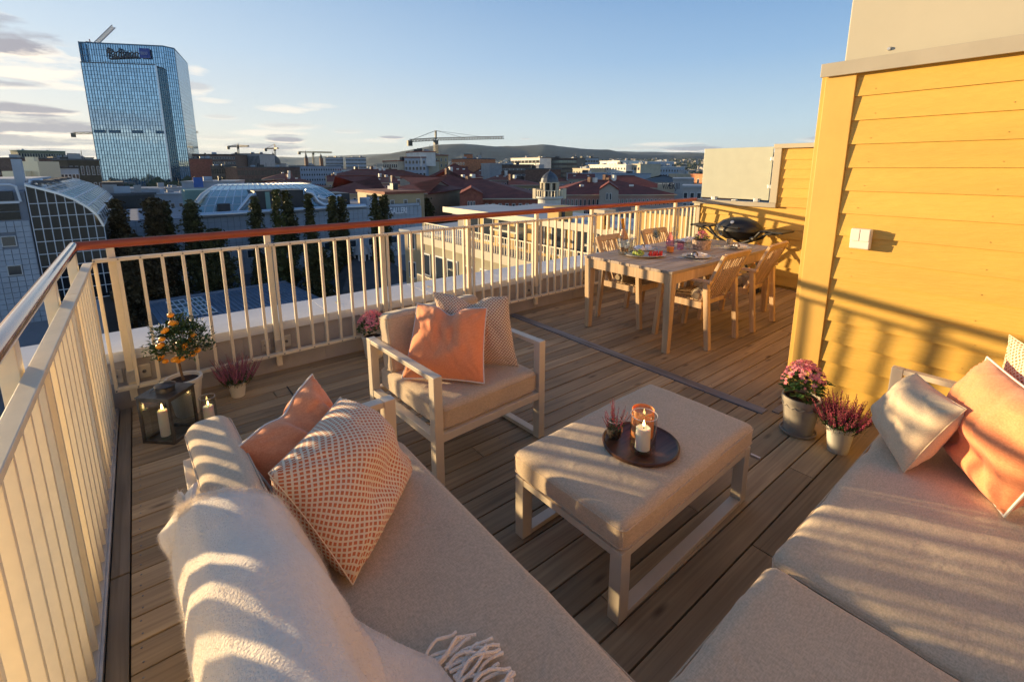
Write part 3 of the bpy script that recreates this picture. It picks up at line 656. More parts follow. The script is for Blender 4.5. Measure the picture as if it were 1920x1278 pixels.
# ---- ivory throw draped over the sofa back
def build_throw():
    root = thing('throw_blanket', 'fluffy ivory wool throw draped over the back of the left sofa', 'throw', (0,0,0))
    prof = [(-.014,.10), (-.014,.30), (-.014,.50), (-.012,.62), (.004,.70), (.035,.752), (.085,.775), (.14,.768), (.185,.735), (.215,.66), (.240,.58), (.262,.51), (.295,.468), (.35,.458), (.45,.456), (.60,.458), (.8,.459)]
    ds = [0]
    for a, b in zip(prof, prof[1:]): ds.append(ds[-1]+math.dist(a, b))
    def pt(t):
        t = max(0, min(ds[-1]-1e-6, t))
        for i in range(len(ds)-1):
            if t <= ds[i+1]:
                k = (t-ds[i])/(ds[i+1]-ds[i]); a, b = prof[i], prof[i+1]
                return a[0]+(b[0]-a[0])*k, a[1]+(b[1]-a[1])*k
    def lerp(tab, x):
        if x <= tab[0][0]: return tab[0][1]
        for a, b in zip(tab, tab[1:]):
            if x <= b[0]: k = (x-a[0])/(b[0]-a[0]); k = k*k*(3-2*k) if False else k; return a[1]+(b[1]-a[1])*k
        return tab[-1][1]
    # v = position down the blanket (0 = far hem ... 1 = towards the viewer)
    NU, NV = 90, 150; Lmax = ds[-1]
    def S(u, v):
        # far hem is slanted: y of the hem depends on u
        hem = lerp([(0,1.30),(.30,1.40),(.42,1.47),(.50,1.40),(.60,1.37),(.72,1.33),(1,1.18)], u)
        y = hem + (-.7-hem)*v
        tin = lerp([(-.7,ds[14]-.02),(.74,ds[14]-.025),(.818,ds[13]+.062),(.863,ds[13]+.030),(.95,ds[12]+.03),(1.07,ds[12]-.015),(1.16,ds[11]-.02),(1.26,ds[9]),(1.36,ds[8]-.01),(1.5,ds[7])], y)
        tou = lerp([(-.7,.0),(1.0,.05),(1.30,.20),(1.36,.36),(1.42,.46),(1.5,.50)], y)
        t = tou+(tin-tou)*u
        x, z = pt(t); x2, z2 = pt(t+.01); tx, tz = x2-x, z2-z; l = math.hypot(tx, tz) or 1; nx, nz = -tz/l, tx/l
        f = .012 + .014*mnoise.noise(Vector((t*3, y*3.2, 1))) + .012*mnoise.noise(Vector((t*1.1, y*7+t*2.2, 4)))
        f += .016*max(0, mnoise.noise(Vector((t*.9+2, y*4.4-t*1.4, 9))))
        ed = min(u, 1-u, v*3)
        f = max(f, -.004)+.005
        pass
        return Vector((x+nx*f, y+.01*math.sin(t*14), z+nz*f)), Vector((nx, 0, nz))
    verts = []; nr = []
    for j in range(NV+1):
        for i in range(NU+1):
            p, q = S(i/NU, (j/NV)**1.0); verts.append(p); nr.append(q)
    th = .009; n1 = len(verts)
    allv = [tuple(p) for p in verts] + [tuple(p-q*th) for p, q in zip(verts, nr)]
    W1 = NU+1; fs = []
    for j in range(NV):
        for i in range(NU):
            a = j*W1+i; fs.append((a, a+W1, a+W1+1, a+1)); fs.append((n1+a, n1+a+1, n1+a+W1+1, n1+a+W1))
    for i in range(NU): fs.append((i, i+1, n1+i+1, n1+i))
    for j in range(NV):
        a = j*W1; fs.append((a, n1+a, n1+a+W1, a+W1)); a += NU; fs.append((a, a+W1, n1+a+W1, n1+a))
    m = MB(); m.v = allv; m.f = fs
    m.build('wool_cloth', M_WOOL, root, smooth=True)
    # folded corner flap hanging off the outer side
    A_, T_, B_, C_2 = Vector((.03,1.43,.755)), Vector((-.064,1.468,.615)), Vector((-.030,1.345,.515)), Vector((-.012,1.27,.70))
    fl = MB(); NF = 14
    def FP(a, b, th_):
        p = A_*(1-a)*(1-b)+T_*a*(1-b)+B_*a*b+C_2*(1-a)*b; bow = math.sin(a*math.pi)*math.sin(b*math.pi)
        return p + Vector((-.012*bow-.004*math.sin(b*9)*a, .006*math.sin(a*7), .010*bow)) + Vector((-.8,-.45,.25))*th_
    for th_ in (.006, -.006):
        for j in range(NF+1):
            for i in range(NF+1): fl.v.append(tuple(FP(i/NF, j/NF, th_)))
    n1 = (NF+1)**2
    for j in range(NF):
        for i in range(NF): a = j*(NF+1)+i; fl.f.append((a, a+1, a+NF+2, a+NF+1)); fl.f.append((n1+a, n1+a+NF+1, n1+a+NF+2, n1+a+1))
    for k in range(NF):
        for a, b in ((k, k+1), (NF*(NF+1)+k, NF*(NF+1)+k+1), (k*(NF+1), (k+1)*(NF+1)), (k*(NF+1)+NF, (k+1)*(NF+1)+NF)): fl.f.append((a, b, n1+b, n1+a))
    fl.build('folded_corner', M_WOOL, root, smooth=True)
    # wool fuzz
    fz = MB(); rg = random.Random(11)
    for k in range(42000):
        u = rg.random(); v = rg.random()*.62
        if rg.random() < .12: v = rg.random()*.015
        elif rg.random() < .08: u = 1-rg.random()*.01
        p, q = S(u, v)
        a = Vector((rg.gauss(0,1), rg.gauss(0,1), rg.gauss(0,1))).normalized(); ln = rg.uniform(.004, .010)*(1.6 if v < .015 else 1)
        dd = (q*.55+a*.8).normalized(); w = dd.cross(a).normalized()*.00036
        b = p + dd*ln*.6 + a*ln*.25; e = p+dd*ln+a*ln*.5
        fz.tri(p-w, p+w, b); fz.tri(p+w*.6, e, b)
    for k in range(5000):
        a_, b_ = rg.random(), rg.random()
        if rg.random() < .5: a_ = 1-rg.random()*.03
        p = FP(a_, b_, rg.choice((.006,-.006))); a = Vector((rg.gauss(0,1), rg.gauss(0,1), rg.gauss(0,1))).normalized(); w = a.cross(Vector((.3,.2,1))).normalized()*.0003; fz.tri(p-w, p+w, p+a*rg.uniform(.004,.011))
    tag(fz.build('fuzz', M_WOOL, root, fix=False), kind='stuff')
    # twisted fringe at the seat-side corner
    for k in range(34):
        y = .824-.0068*k+rg.uniform(-.005,.005); p0 = Vector((.392+min(.036,.006*k), y, .470)); pts = []
        L_ = rg.uniform(.085, .125); dy = rg.uniform(-.45,.25) 
        for q in range(8):
            t = q/7; pts.append(p0+Vector((L_*t, dy*L_*t + .008*math.sin(t*6+k), .002+.012*math.sin(t*3.1)*(.5+.5*rg.random())+ (0.012 if k % 3 == 0 else 0)*math.sin(t*3.1))))
        MB().tube(pts, [.0044,.0038,.0042,.0036,.0040,.0035,.0039,.0045], 7).build('fringe', M_WOOL, root, smooth=True)
build_throw()
# ================================================================ ARMCHAIR
ac = thing('armchair', 'beige cushioned outdoor armchair with square putty-coloured frame by the railing', 'armchair', (1.0, 1.86, 0), R(3.2))
w, dpt = .765, .735; q = .048
for x0 in (0, w-q):
    MB().box(x0, x0+q, 0, q, 0, .612).build('leg', M_FRAME, ac, bevel=.003)
    MB().box(x0, x0+q, dpt-q, dpt, 0, .612).build('leg', M_FRAME, ac, bevel=.003)
    MB().box(x0+.001, x0+q-.001, q+.001, dpt-q-.001, .586, .611).build('armrest', M_FRAME, ac, bevel=.003)
    MB().box(x0+.001, x0+q-.001, q+.001, dpt-q-.001, .001, .026).build('runner', M_FRAME, ac, bevel=.003)
    MB().box(x0+.002, x0+q-.002, q+.001, dpt-q-.001, .255, .295).build('side_rail', M_FRAME, ac, bevel=.003)
MB().box(q+.001, w-q-.001, .002, .046, .255, .298).build('front_rail', M_FRAME, ac, bevel=.003)
MB().box(q+.001, w-q-.001, dpt-.044, dpt-.004, .255, .298).build('back_rail', M_FRAME, ac, bevel=.003)
MB().box(q+.001, w-q-.001, dpt-.036, dpt-.010, .50, .56).build('back_rail', M_FRAME, ac, bevel=.003)
for k in range(6): MB().box(q+.002, w-q-.002, .09+k*.1, .14+k*.1, .27, .282).build('slat', M_FRAME, ac)
cushion('seat_cushion', q+.004, w-q-.004, .012, dpt-.05, .300, .435, M_CUSH, ac, r=.03, puff=.014, seed=9, n=24)
cushion('back_cushion', q+.003, w-q-.003, .545, .665, .42, .775, M_CUSH, ac, r=.035, puff=0, seed=12, n=22, tilt=Matrix.Rotation(R(-7), 4, 'X'))
pillow('throw_pillow', 'brown and cream diamond-patterned pillow at the back of the armchair', 'pillow',
       (1.290,2.370,.885), (1.610,2.060,.870), (1.640,2.000,.445), (1.33,2.300,.445), .075, M_DIAMB, None, seed=8, chop=.13, group='pillows on the seating')
pillow('throw_pillow', 'coral pillow with dented top in front on the armchair', 'pillow',
       (1.205,2.405,.822), (1.492,2.105,.812), (1.340,1.925,.462), (1.018,2.255,.462), .12, M_CORAL, M_PIPE, seed=3, chop=.12, group='pillows on the seating')
# ================================================================ OTTOMAN TABLE
ot = thing('ottoman', 'beige cushioned coffee-table ottoman on an open putty-coloured frame', 'ottoman', (1.155, .845, 0), R(1.5))
w, dp = 1.0, .565
for y0 in (0, dp-.05):
    MB().box(0, .055, y0, y0+.05, 0, .292).build('leg', M_FRAME, ot, bevel=.003)
    MB().box(w-.055, w, y0, y0+.05, 0, .292).build('leg', M_FRAME, ot, bevel=.003)
    MB().box(.056, w-.056, y0+.001, y0+.049, .001, .024).build('runner', M_FRAME, ot, bevel=.002)
    MB().box(.056, w-.056, y0+.001, y0+.049, .262, .291).build('top_rail', M_FRAME, ot, bevel=.002)
for x0 in (.001, w-.054): MB().box(x0, x0+.053, .051, dp-.051, .262, .291).build('top_rail', M_FRAME, ot, bevel=.002)
for k in range(8): MB().box(.09+k*.11, .14+k*.11, .051, dp-.051, .27, .282).build('slat', M_FRAME, ot)
MB().bar((w-.02, -.012, .262), (w-.02, -.055, .262), .012).build('toggle', M_ALU, ot)
cushion('seat_cushion', -.008, w+.008, -.008, dp+.008, .294, .412, M_CUSH, ot, r=.032, puff=.012, seed=21, n=28)
# ================================================================ SOFA B (right)
sb = thing('sofa', 'deep beige outdoor sofa by the yellow wall in the right foreground', 'sofa', (0,0,0))
cushion('seat_cushion', 1.402, 2.905, -.36, .475, .285, .425, M_CUSH, sb, r=.035, puff=.022, seed=31, n=34, wr=.0065)
cushion('seat_cushion', .815, 1.392, -.36, .470, .285, .420, M_CUSH, sb, r=.035, puff=.010, seed=37, n=26)
MB().box(.83, 2.93, .40, .45, .22, .275).build('front_rail', M_FRAME, sb, bevel=.003)
MB().box(.83, 2.93, -.42, -.37, .22, .60).build('back_panel', M_FRAME, sb, bevel=.003)
for x in (.85, 1.40, 2.86): MB().box(x, x+.05, .398, .448, 0, .218).build('leg', M_FRAME, sb, bevel=.003)
for x in (.85, 2.86): MB().box(x, x+.05, -.42, -.37, 0, .218).build('leg', M_FRAME, sb, bevel=.003)
MB().box(2.915, 2.962, .495, .543, 0, .600).build('arm_leg', M_FRAME, sb, bevel=.003)
MB().box(2.916, 2.961, -.42, .494, .572, .599).build('armrest', M_FRAME, sb, bevel=.003)
MB().box(2.916, 2.961, -.42, .494, .001, .026).build('runner', M_FRAME, sb, bevel=.003)
pillow('throw_pillow', 'small plain beige pillow with black care tag on the right sofa', 'pillow',
       (2.560,.392,.725), (2.235,.190,.752), (2.175,.318,.450), (2.520,.503,.462), .10, M_CUSH2, None, seed=14, group='pillows on the seating', tagm=1)
pillow('throw_pillow', 'big coral pillow with cream piping on the right sofa beside the beige one', 'pillow',
       (2.570,.190,.862), (2.085,-.090,.845), (2.130,.045,.462), (2.580,.285,.455), .135, M_CORAL, M_PIPE, seed=6, sag=-.35, group='pillows on the seating')
pillow('throw_pillow', 'orange lattice-patterned pillow peeking out behind the big coral one at the right edge', 'pillow',
       (2.665,.150,.945), (2.20,-.145,.935), (2.26,-.11,.47), (2.72,.14,.45), .07, M_DIAM, None, seed=17, group='pillows on the seating')
# ================================================================ TRAY AND CANDLES ON THE OTTOMAN
TZ = .4245
tr = thing('tray', 'round dark wooden tray lying on the ottoman', 'tray', (1.572, 1.085, TZ))
MB().lathe([(.0,.0),(.155,.0),(.160,.003),(.1625,.012),(.1625,.017),(.158,.019),(.153,.013),(.148,.010),(0,.010)], seg=64, cap=False).build('dish', M_TRAY, tr, smooth=True)
def candle_glass(name, label, loc, r, h, cr, ch, group=None, flame=True):
    t = thing(name, label, 'candle holder', loc, 0, group)
    MB().lathe([(0,.0),(r*.86,.0),(r*.95,.006),(r,.02),(r,h),(r-.0025,h),(r-.0028,.022),(r*.80,.012),(0,.012)], seg=48, cap=False).build('glass', M_GLASS, t, smooth=True)
    MB().tube([(r*math.cos(a*math.pi/18), r*math.sin(a*math.pi/18), h) for a in range(37)], .0015, 6).build('rim', M_RIM, t, smooth=True)
    c = MB().lathe([(0,.013),(cr,.013),(cr,.013+ch-.004),(cr-.004,.013+ch),(cr*.6,.013+ch-.003),(0,.013+ch-.006)], seg=32, cap=False).build('candle', M_WAX, t, smooth=True)
    MB().tube([(0,0,.013+ch-.008),(.0015,0,.013+ch+.008)], .0012, 6).build('wick', M_WICK, c)
    if flame: MB().lathe([(0,0),(.0035,.004),(.0048,.010),(.0035,.018),(.0012,.027),(0,.031)], (.0015,0,.013+ch+.004), 12, cap=False).build('flame', M_FLAME, c, smooth=True)
    return t
candle_glass('hurricane_glass', 'clear glass cylinder with a lit white candle on the wooden tray', (1.530,1.045,TZ+.0105), .0535, .165, .030, .095, 'candles on the terrace')
ap = thing('pillar_candle', 'wide apricot candle burning inside glass behind the white candle on the tray', 'candle', (1.628,1.118,TZ+.0105), 0, 'candles on the terrace')
MB().lathe([(0,0),(.047,0),(.048,.004),(.048,.125),(.0465,.127),(.045,.119),(.02,.1165),(0,.1165)], seg=40, cap=False).build('wax', M_WAXO, ap, smooth=True)
MB().tube([(0,0,.116),(.001,0,.128)], .0012, 6).build('wick', M_WICK, ap)
def heather(root, cx, cy, z, n, spread, hgt, mt, seed, name='sprig', lean=1.0, rr=.004):
    """upright flower spikes: many small buds round each stem"""
    rg = random.Random(seed); fl = MB(); stm = MB(); gr = MB()
    for k in range(n):
        a = rg.random()*6.283; r0 = spread*.45*rg.random()**.6; l = hgt*rg.uniform(.62, 1.05)
        b = Vector((cx+r0*math.cos(a), cy+r0*math.sin(a), z)); o = Vector((math.cos(a)*lean*r0/spread*1.5+rg.uniform(-.22,.22), math.sin(a)*lean*r0/spread*1.5+rg.uniform(-.22,.22), 1)).normalized()
        pts = [b + o*l*t + Vector((0,0,l*.12*t*t)) for t in (0,.33,.66,1)]
        stm.tube(pts, [.0013,.0011,.0009,.0004], 4)
        m_ = int(l/.0042)
        for j in range(m_):
            t = .22+.78*j/m_; p = b+o*l*t+Vector((0,0,l*.12*t*t)); an = rg.random()*6.283; e = rr*(1.25-.75*t)*rg.uniform(.7,1.3)
            dd = Vector((math.cos(an), math.sin(an), .45)).normalized(); q1 = p+dd*e*1.3; s1 = dd.cross(Vector((0,0,1))).normalized()*e*.6; up_ = Vector((0,0,e*.9))
            (fl if t > .38 else gr).quad(p, q1-s1, q1+up_, q1+s1)
            fl.tri(q1-s1, q1+s1+up_, q1+up_*1.4) if t > .38 else gr.tri(p, p+dd*e*3, p+dd*e*2+up_)
    for k in range(n*5):
        a = rg.random()*6.283; r0 = spread*.6*rg.random()**.5; p = Vector((cx+r0*math.cos(a), cy+r0*math.sin(a), z+rg.random()*hgt*.35))
        dd = Vector((rg.gauss(0,1), rg.gauss(0,1), rg.random())).normalized(); s1 = dd.cross(Vector((0,0,1))).normalized()*.0012; gr.tri(p-s1, p+s1, p+dd*.018)
    stm.build('stems', M_STEM, root); fl.build('blossom', mt, root, fix=False); gr.build('foliage', M_LEAF, root, fix=False)
sg = thing('heather_glass', 'small rounded glass holding purple heather on the tray beside the candle', 'vase', (1.512,1.180,TZ+.0105))
MB().lathe([(0,0),(.022,0),(.031,.012),(.036,.035),(.035,.055),(.029,.085),(.0275,.085),(.0335,.055),(.034,.035),(.029,.014),(.02,.006),(0,.006)], seg=36, cap=False).build('glass', M_GLASS, sg, smooth=True)
MB().lathe([(0,.008),(.026,.010),(.031,.03),(.02,.04),(0,.042)], seg=20, cap=False).build('moss', M_SOIL, sg, smooth=True)
MB().tube([(.0285*math.cos(a*math.pi/14), .0285*math.sin(a*math.pi/14), .085) for a in range(29)], .0011, 6).build('rim', M_RIM, sg, smooth=True)
heather(sg, 0, 0, .03, 20, .05, .125, M_HEATH2, 4, rr=.0042)
# ================================================================ DINING TABLE
dt = thing('dining_table', 'pale slatted hardwood dining table set for four near the grill', 'table', (3.44, 2.155, 0), R(.4))
TW, TL_ = 1.0, 2.02
n = 9; sw_ = (TW-.002)/n
m = MB().box(0, TL_/2-.003, 0, sw_-.006, .716, .742).mesh('top_slat', M_TABLE, bevel=.002)
for k in range(n):
    for x in (.0, TL_/2+.003): link('top_slat', m, dt, (x, .003+k*sw_, rnd.uniform(-.0008, .0008)))
for x in (.03, .98, TL_-.07): MB().box(x, x+.04, .03, TW-.03, .695, .715).build('batten', M_ACACIA, dt)
MB().box(.012, .034, .075, TW-.075, .625, .7145).build('apron', M_ACACIA, dt, bevel=.002)
MB().box(TL_-.034, TL_-.012, .075, TW-.075, .625, .7145).build('apron', M_ACACIA, dt, bevel=.002)
MB().box(.085, TL_-.085, .012, .034, .625, .7145).build('apron', M_ACACIA, dt, bevel=.002)
MB().box(.085, TL_-.085, TW-.034, TW-.012, .625, .7145).build('apron', M_ACACIA, dt, bevel=.002)
def taper(cx, cy, a, b, z0, z1):
    m = MB(); v = []
    for z, s in ((z0, a), (z1, b)):
        for sx, sy in ((-1,-1),(1,-1),(1,1),(-1,1)): v.append((cx+sx*s/2, cy+sy*s/2, z))
    m.v = v; m.f = [(3,2,1,0),(4,5,6,7),(0,1,5,4),(1,2,6,5),(2,3,7,6),(3,0,4,7)]; return m
for x in (.045, TL_-.045):
    for y in (.045, TW-.045): taper(x, y, .052, .076, 0, .7145).build('leg', M_ACACIA, dt, bevel=.004)
# ================================================================ DINING CHAIRS
def dining_chair():
    t = thing('dining_chair', 'pale hardwood armchair nearest the viewer, slatted back turned, khaki cushion rolled on its seat', 'chair', (0,0,0), 0, 'wooden armchairs round the dining table')
    for sx in (-1, 1):
        x = sx*.255
        m = MB().bar((x, -.275, 0), (x*.985, -.215, .605), .042, .048, up=(1,0,0)); m.build('leg', M_ACACIA, t, bevel=.003)
        MB().bar((x, .275, 0), (x*.985, .225, .605), .042, .048, up=(1,0,0)).build('leg', M_ACACIA, t, bevel=.003)
        MB().box(x-.030, x+.030, -.265, .275, .606, .630).build('armrest', M_ACACIA, t, bevel=.005)
        MB().box(x-.012, x+.012, -.19, .20, .365, .425).build('side_rail', M_ACACIA, t, bevel=.002)
        MB().bar((sx*.222, -.135, .385), (sx*.222, -.345, .865), .026, .042, up=(1,0,0)).build('back_stile', M_ACACIA, t, bevel=.003)
    MB().box(-.23, .23, .195, .22, .365, .425).build('front_rail', M_ACACIA, t, bevel=.003)
    MB().box(-.21, .21, -.155, -.13, .365, .405).build('rear_rail', M_ACACIA, t, bevel=.003)
    MB().bar((-.208, -.338, .848), (.208, -.338, .848), .024, .06, up=(0,-.4,.9)).build('top_rail', M_ACACIA, t, bevel=.004)
    s = MB().bar((0, -.160, .43), (0, -.326, .818), .020, .011, up=(0,1,.4)).mesh('back_slat', M_ACACIA)
    for k in range(10): link('back_slat', s, t, (-.184+k*.0409, 0, 0))
    s = MB().box(-.205, .205, 0, .034, .408, .424).mesh('seat_slat', M_ACACIA)
    for k in range(7): link('seat_slat', s, t, (0, -.118+k*.0445, 0))
    return t
ch = dining_chair(); ch.location = (4.08, 2.275, 0)
for (x, y, a, lb) in ((4.86, 2.255, 3, 'pale hardwood armchair second from the viewer, back turned, nearest the yellow end wall'),
                      (4.06, 3.0, 181, 'pale hardwood armchair on the railing side behind the champagne bucket'),
                      (4.88, 3.02, 178, 'pale hardwood armchair on the railing side, only its back showing above the table')):
    c = copy_tree(ch, None, lb); c.location = (x, y, 0); c.rotation_euler = (0, 0, R(a))
M_KHAKI = fabric_mat('khaki_cushion_fabric', (.46,.36,.24), (.34,.26,.17), 300)
def rolled(name, label, x, y, rz):
    t = thing(name, label, 'cushion', (x, y, .425), rz, 'seat cushions on the wooden chairs')
    pts = [(-.21, 0, .048), (-.15, 0, .052), (0, .0, .055), (.15, 0, .052), (.21, 0, .048)]
    MB().tube(pts, [.028,.047,.050,.047,.028], 16).build('roll', M_KHAKI, t, smooth=True)
    MB().tube([(-.16, .051*math.cos(a/6*3.14159), .052+.051*math.sin(a/6*3.14159)) for a in range(13)], .003, 5).build('tie', M_KHAKI, t)
    MB().box(-.20, .20, -.06, -.035, .004, .10).build('flap', M_KHAKI, t, bevel=.008)
rolled('chair_cushion', 'khaki rolled cushion on the chair nearest the viewer', 4.02, 2.20, R(15))
rolled('chair_cushion', 'grey-brown folded cushion on the chair next to the end wall', 4.86, 2.18, R(5))
rolled('chair_cushion', 'khaki cushion against the back of the chair behind the champagne bucket', 4.05, 3.06, R(3))
# ================================================================ TABLE SETTING
TT = .7435
def plate_set(label, x, y, rz, ringlab):
    p = thing('place_setting_plate', label, 'plate', (x, y, TT+.003), rz, 'plates laid on the dining table')
    MB().lathe([(0,0),(.09,0),(.128,.010),(.137,.014),(.134,.017),(.09,.006),(0,.006)], seg=48, cap=False).build('dish', M_PLATE, p, smooth=True)
    nk = thing('napkin', 'white linen napkin pulled through a twig ring, on the ' + ringlab, 'napkin', (x, y, TT+.011), rz, 'napkins on the plates')
    bm = bmesh.new(); bmesh.ops.create_grid(bm, x_segments=36, y_segments=22, size=1)
    for v in bm.verts:
        u, w = v.co.x, v.co.y; pinch = math.exp(-((u+.25)/.16)**2); wd = .062*(1-.72*pinch)*(1 if u > -.25 else .8)
        zz = .030*(1-w*w)**.5*(.6+.5*math.sin(u*5+1)+.35*mnoise.noise(Vector((u*4+x*9, w*4, y*7)))) + .006 + .014*pinch*(1-w*w)
        v.co = (u*.125, w*wd, zz*(1 if abs(w) < .99 else 0))
    me = bpy.data.meshes.new('cloth'); bm.to_mesh(me); bm.free(); me.materials.append(M_LINEN); me.polygons.foreach_set('use_smooth', [True]*len(me.polygons)); link('cloth', me, nk)
    MB().tube([(-.032, .024*math.cos(a*math.pi/9), .025+.020*math.sin(a*math.pi/9)) for a in range(19)], .006, 6).build('ring', M_STEM, nk)
    mt = thing('placemat', 'woven beige placemat under the ' + ringlab, 'placemat', (x+.02, y, TT), rz, 'placemats on the dining table')
    m = MB(); m.box(-.20, .20, -.15, .15, .0, .0025).build('weave', mat('mat_weave', (.60,.52,.42), .9, var=.25, scale=90), mt)
    ct = thing('cutlery', 'knife and fork beside the ' + ringlab, 'cutlery', (x, y, TT+.004), rz, 'cutlery on the dining table')
    MB().box(-.175, -.163, -.11, .10, 0, .003).build('fork', M_STEEL, ct); MB().box(.163, .177, -.11, .11, 0, .003).build('knife', M_STEEL, ct)
plate_set('stoneware plate nearest the viewer in front of the first chair', 4.20, 2.385, 0.1, 'plate nearest the viewer')
plate_set('stoneware plate in front of the chair by the end wall', 5.03, 2.385, .1, 'plate nearest the end wall')
plate_set('stoneware plate behind the fruit and champagne bucket', 4.12, 2.98, 3.1, 'plate behind the champagne bucket')
plate_set('stoneware plate on the railing side behind the flower planter', 4.98, 2.97, 3.1, 'plate behind the flower planter')
def wine(label, x, y, fill=False):
    t = thing('wine_glass', label, 'wine glass', (x, y, TT), 0, 'wine glasses on the dining table')
    MB().lathe([(0,0),(.036,.0),(.036,.002),(.006,.006),(.0035,.012),(.0035,.10),(.006,.106),(.030,.125),(.0385,.155),(.036,.19),(.031,.222),(.030,.222),(.035,.19),(.0372,.155),(.029,.127),(0,.109)], seg=32, cap=False).build('glass', M_GLASS, t, smooth=True)
wine('wine glass behind the fruit plate', 4.19, 2.84); wine('wine glass in front of the black grill', 5.02, 2.60)
wine('wine glass between the pink jug and the railing', 4.62, 2.90); wine('wine glass next to the champagne bucket on the far side', 4.34, 2.95)
def tumbler(name, label, cat, x, y, r, h, m, r0=None):
    t = thing(name, label, cat, (x, y, TT)); r0 = r0 or r*.85
    MB().lathe([(0,0),(r0,0),(r0+.002,.004),(r,h),(r-.003,h),(r0-.002,.008),(0,.008)], seg=32, cap=False).build('glass', m, t, smooth=True); return t
tumbler('drinking_glass', 'pink tinted tumbler beside the orange candle', 'glass', 4.49, 2.74, .038, .085, M_GLASSP)
t = thing('glass_jug', 'pink tinted glass bottle behind the orange candle', 'bottle', (4.43, 2.83, TT))
MB().lathe([(0,0),(.040,0),(.044,.01),(.044,.09),(.030,.125),(.018,.15),(.018,.175),(.022,.18),(.019,.18),(.015,.15),(.028,.122),(.041,.09),(.041,.01),(0,.006)], seg=32, cap=False).build('glass', M_GLASSP, t, smooth=True)
t = tumbler('glass_cup', 'faceted glass goblet holding white flowers left of the planter', 'goblet', 4.56, 2.69, .042, .11, M_GLASS, .02)
for k in range(9): a = k*.7; MB().blob((.020*math.cos(a), .020*math.sin(a), .118+.006*(k % 3)), .014, 1, (1,1,.6), .3).build('blossom', M_LINEN, t)
t = tumbler('tea_light_glass', 'orange candle glass at the middle of the dining table', 'candle holder', 4.235, 2.70, .040, .078, M_GLASS)
MB().lathe([(0,.009),(.034,.009),(.0365,.062),(.030,.064),(0,.060)], seg=28, cap=False).build('wax', mat('orange_wax', (.95,.33,.06), .4, sss=.4), t, smooth=True)
t = tumbler('napkin_ring_pot', 'small mosaic candle glass behind the far plate', 'candle holder', 5.13, 2.53, .034, .075, mat('mosaic_glass', (.46,.38,.28), .3, var=.6, scale=120))
# champagne bucket
t = thing('ice_bucket', 'clear ice bucket at the near end of the dining table', 'bucket', (3.80, 2.925, TT))
MB().lathe([(0,0),(.072,0),(.076,.004),(.098,.175),(.094,.175),(.072,.010),(0,.010)], seg=36, cap=False).build('glass', M_GLASS, t, smooth=True)
M_ICE = mat('ice', (.85,.84,.80), .15, 0, trans=.12, var=.05)
ic = MB(); rg = random.Random(3)
for k in range(46):
    z = .025+.14*rg.random(); rr = (.05+.03*z/.17)*rg.random()**.5; a = rg.random()*6.28
    ic.cbox((0,0,0), (.026,.026,.026), 0, Matrix.Translation((rr*math.cos(a), rr*math.sin(a), z)) @ Matrix.Rotation(rg.random()*3, 4, Vector((rg.random(), rg.random(), 1))))
tag(ic.build('ice_cubes', M_ICE, t, bevel=.003), kind='stuff')
t = thing('champagne_bottle', 'rose champagne bottle with gold foil standing in the ice bucket', 'bottle', (3.795, 2.935, TT+.03)); t.rotation_euler = (R(-4), R(-5), 0)
MB().lathe([(0,0),(.042,0),(.044,.01),(.044,.14),(.036,.18),(.018,.215),(.0145,.235),(.0145,.24)], seg=32, cap=False).build('bottle', mat('rose_glass', (.75,.42,.22), .15, 0, trans=.5), t, smooth=True)
MB().lathe([(.0152,.236),(.016,.24),(.0155,.31),(.0175,.318),(.0175,.330),(.010,.336),(0,.336)], seg=24, cap=False).build('foil', mat('gold_foil', (.72,.36,.06), .3, .7, var=.2, scale=60), t, smooth=True)
MB().lathe([(.0447,.05),(.0447,.12)], seg=32, cap=False).build('label', M_WHITE, t, smooth=True)
# fruit plate
t = thing('fruit_platter', 'long oval platter for fruit at the near end of the table', 'platter', (3.83, 2.705, TT), R(-38))
MB().lathe([(0,0),(.10,0),(.15,.016),(.158,.020),(.154,.023),(.10,.006),(0,.006)], seg=48, cap=False, m=Matrix.Diagonal((1.25,.72,1.15,1))).build('dish', M_PLATE, t, smooth=True)
t = thing('green_grapes', 'heap of green grapes on the left of the fruit platter', 'grapes', (3.80, 2.775, TT+.012))
rg = random.Random(5); gm = mat('grape_skin', (.42,.50,.10), .3, 0, var=.2, scale=30, sss=.3)
g0 = MB().blob((0,0,0), .0125, 2, (1,1,1.15)).mesh('grape', gm, smooth=True)
for k in range(34):
    a = rg.random()*6.28; r_ = .062*rg.random()**.5; link('grape', g0, t, (r_*math.cos(a), r_*math.sin(a)*.8, .012+.042*(1-(r_/.065)**2)*rg.random()))
t = thing('watermelon_slices', 'row of red watermelon slices on the right of the fruit platter', 'watermelon', (3.89, 2.645, TT+.014), R(-38))
rm = mat('melon_flesh', (.72,.02,.03), .4, 0, var=.2, scale=80)
m = MB(); m.v = [(0,-.03,0),(0,.03,0),(0,0,.048),(.010,-.03,0),(.010,.03,0),(.010,0,.048)]; m.f = [(0,1,2),(5,4,3),(0,3,4,1),(1,4,5,2),(2,5,3,0)]; ms = m.mesh('slice', rm)
for k in range(9):
    o = link('slice', ms, t, (-.06+.0145*k, rg.uniform(-.004,.004), .002)); o.rotation_euler = (0, R(rg.uniform(8,22)), R(rg.uniform(-12,12)))
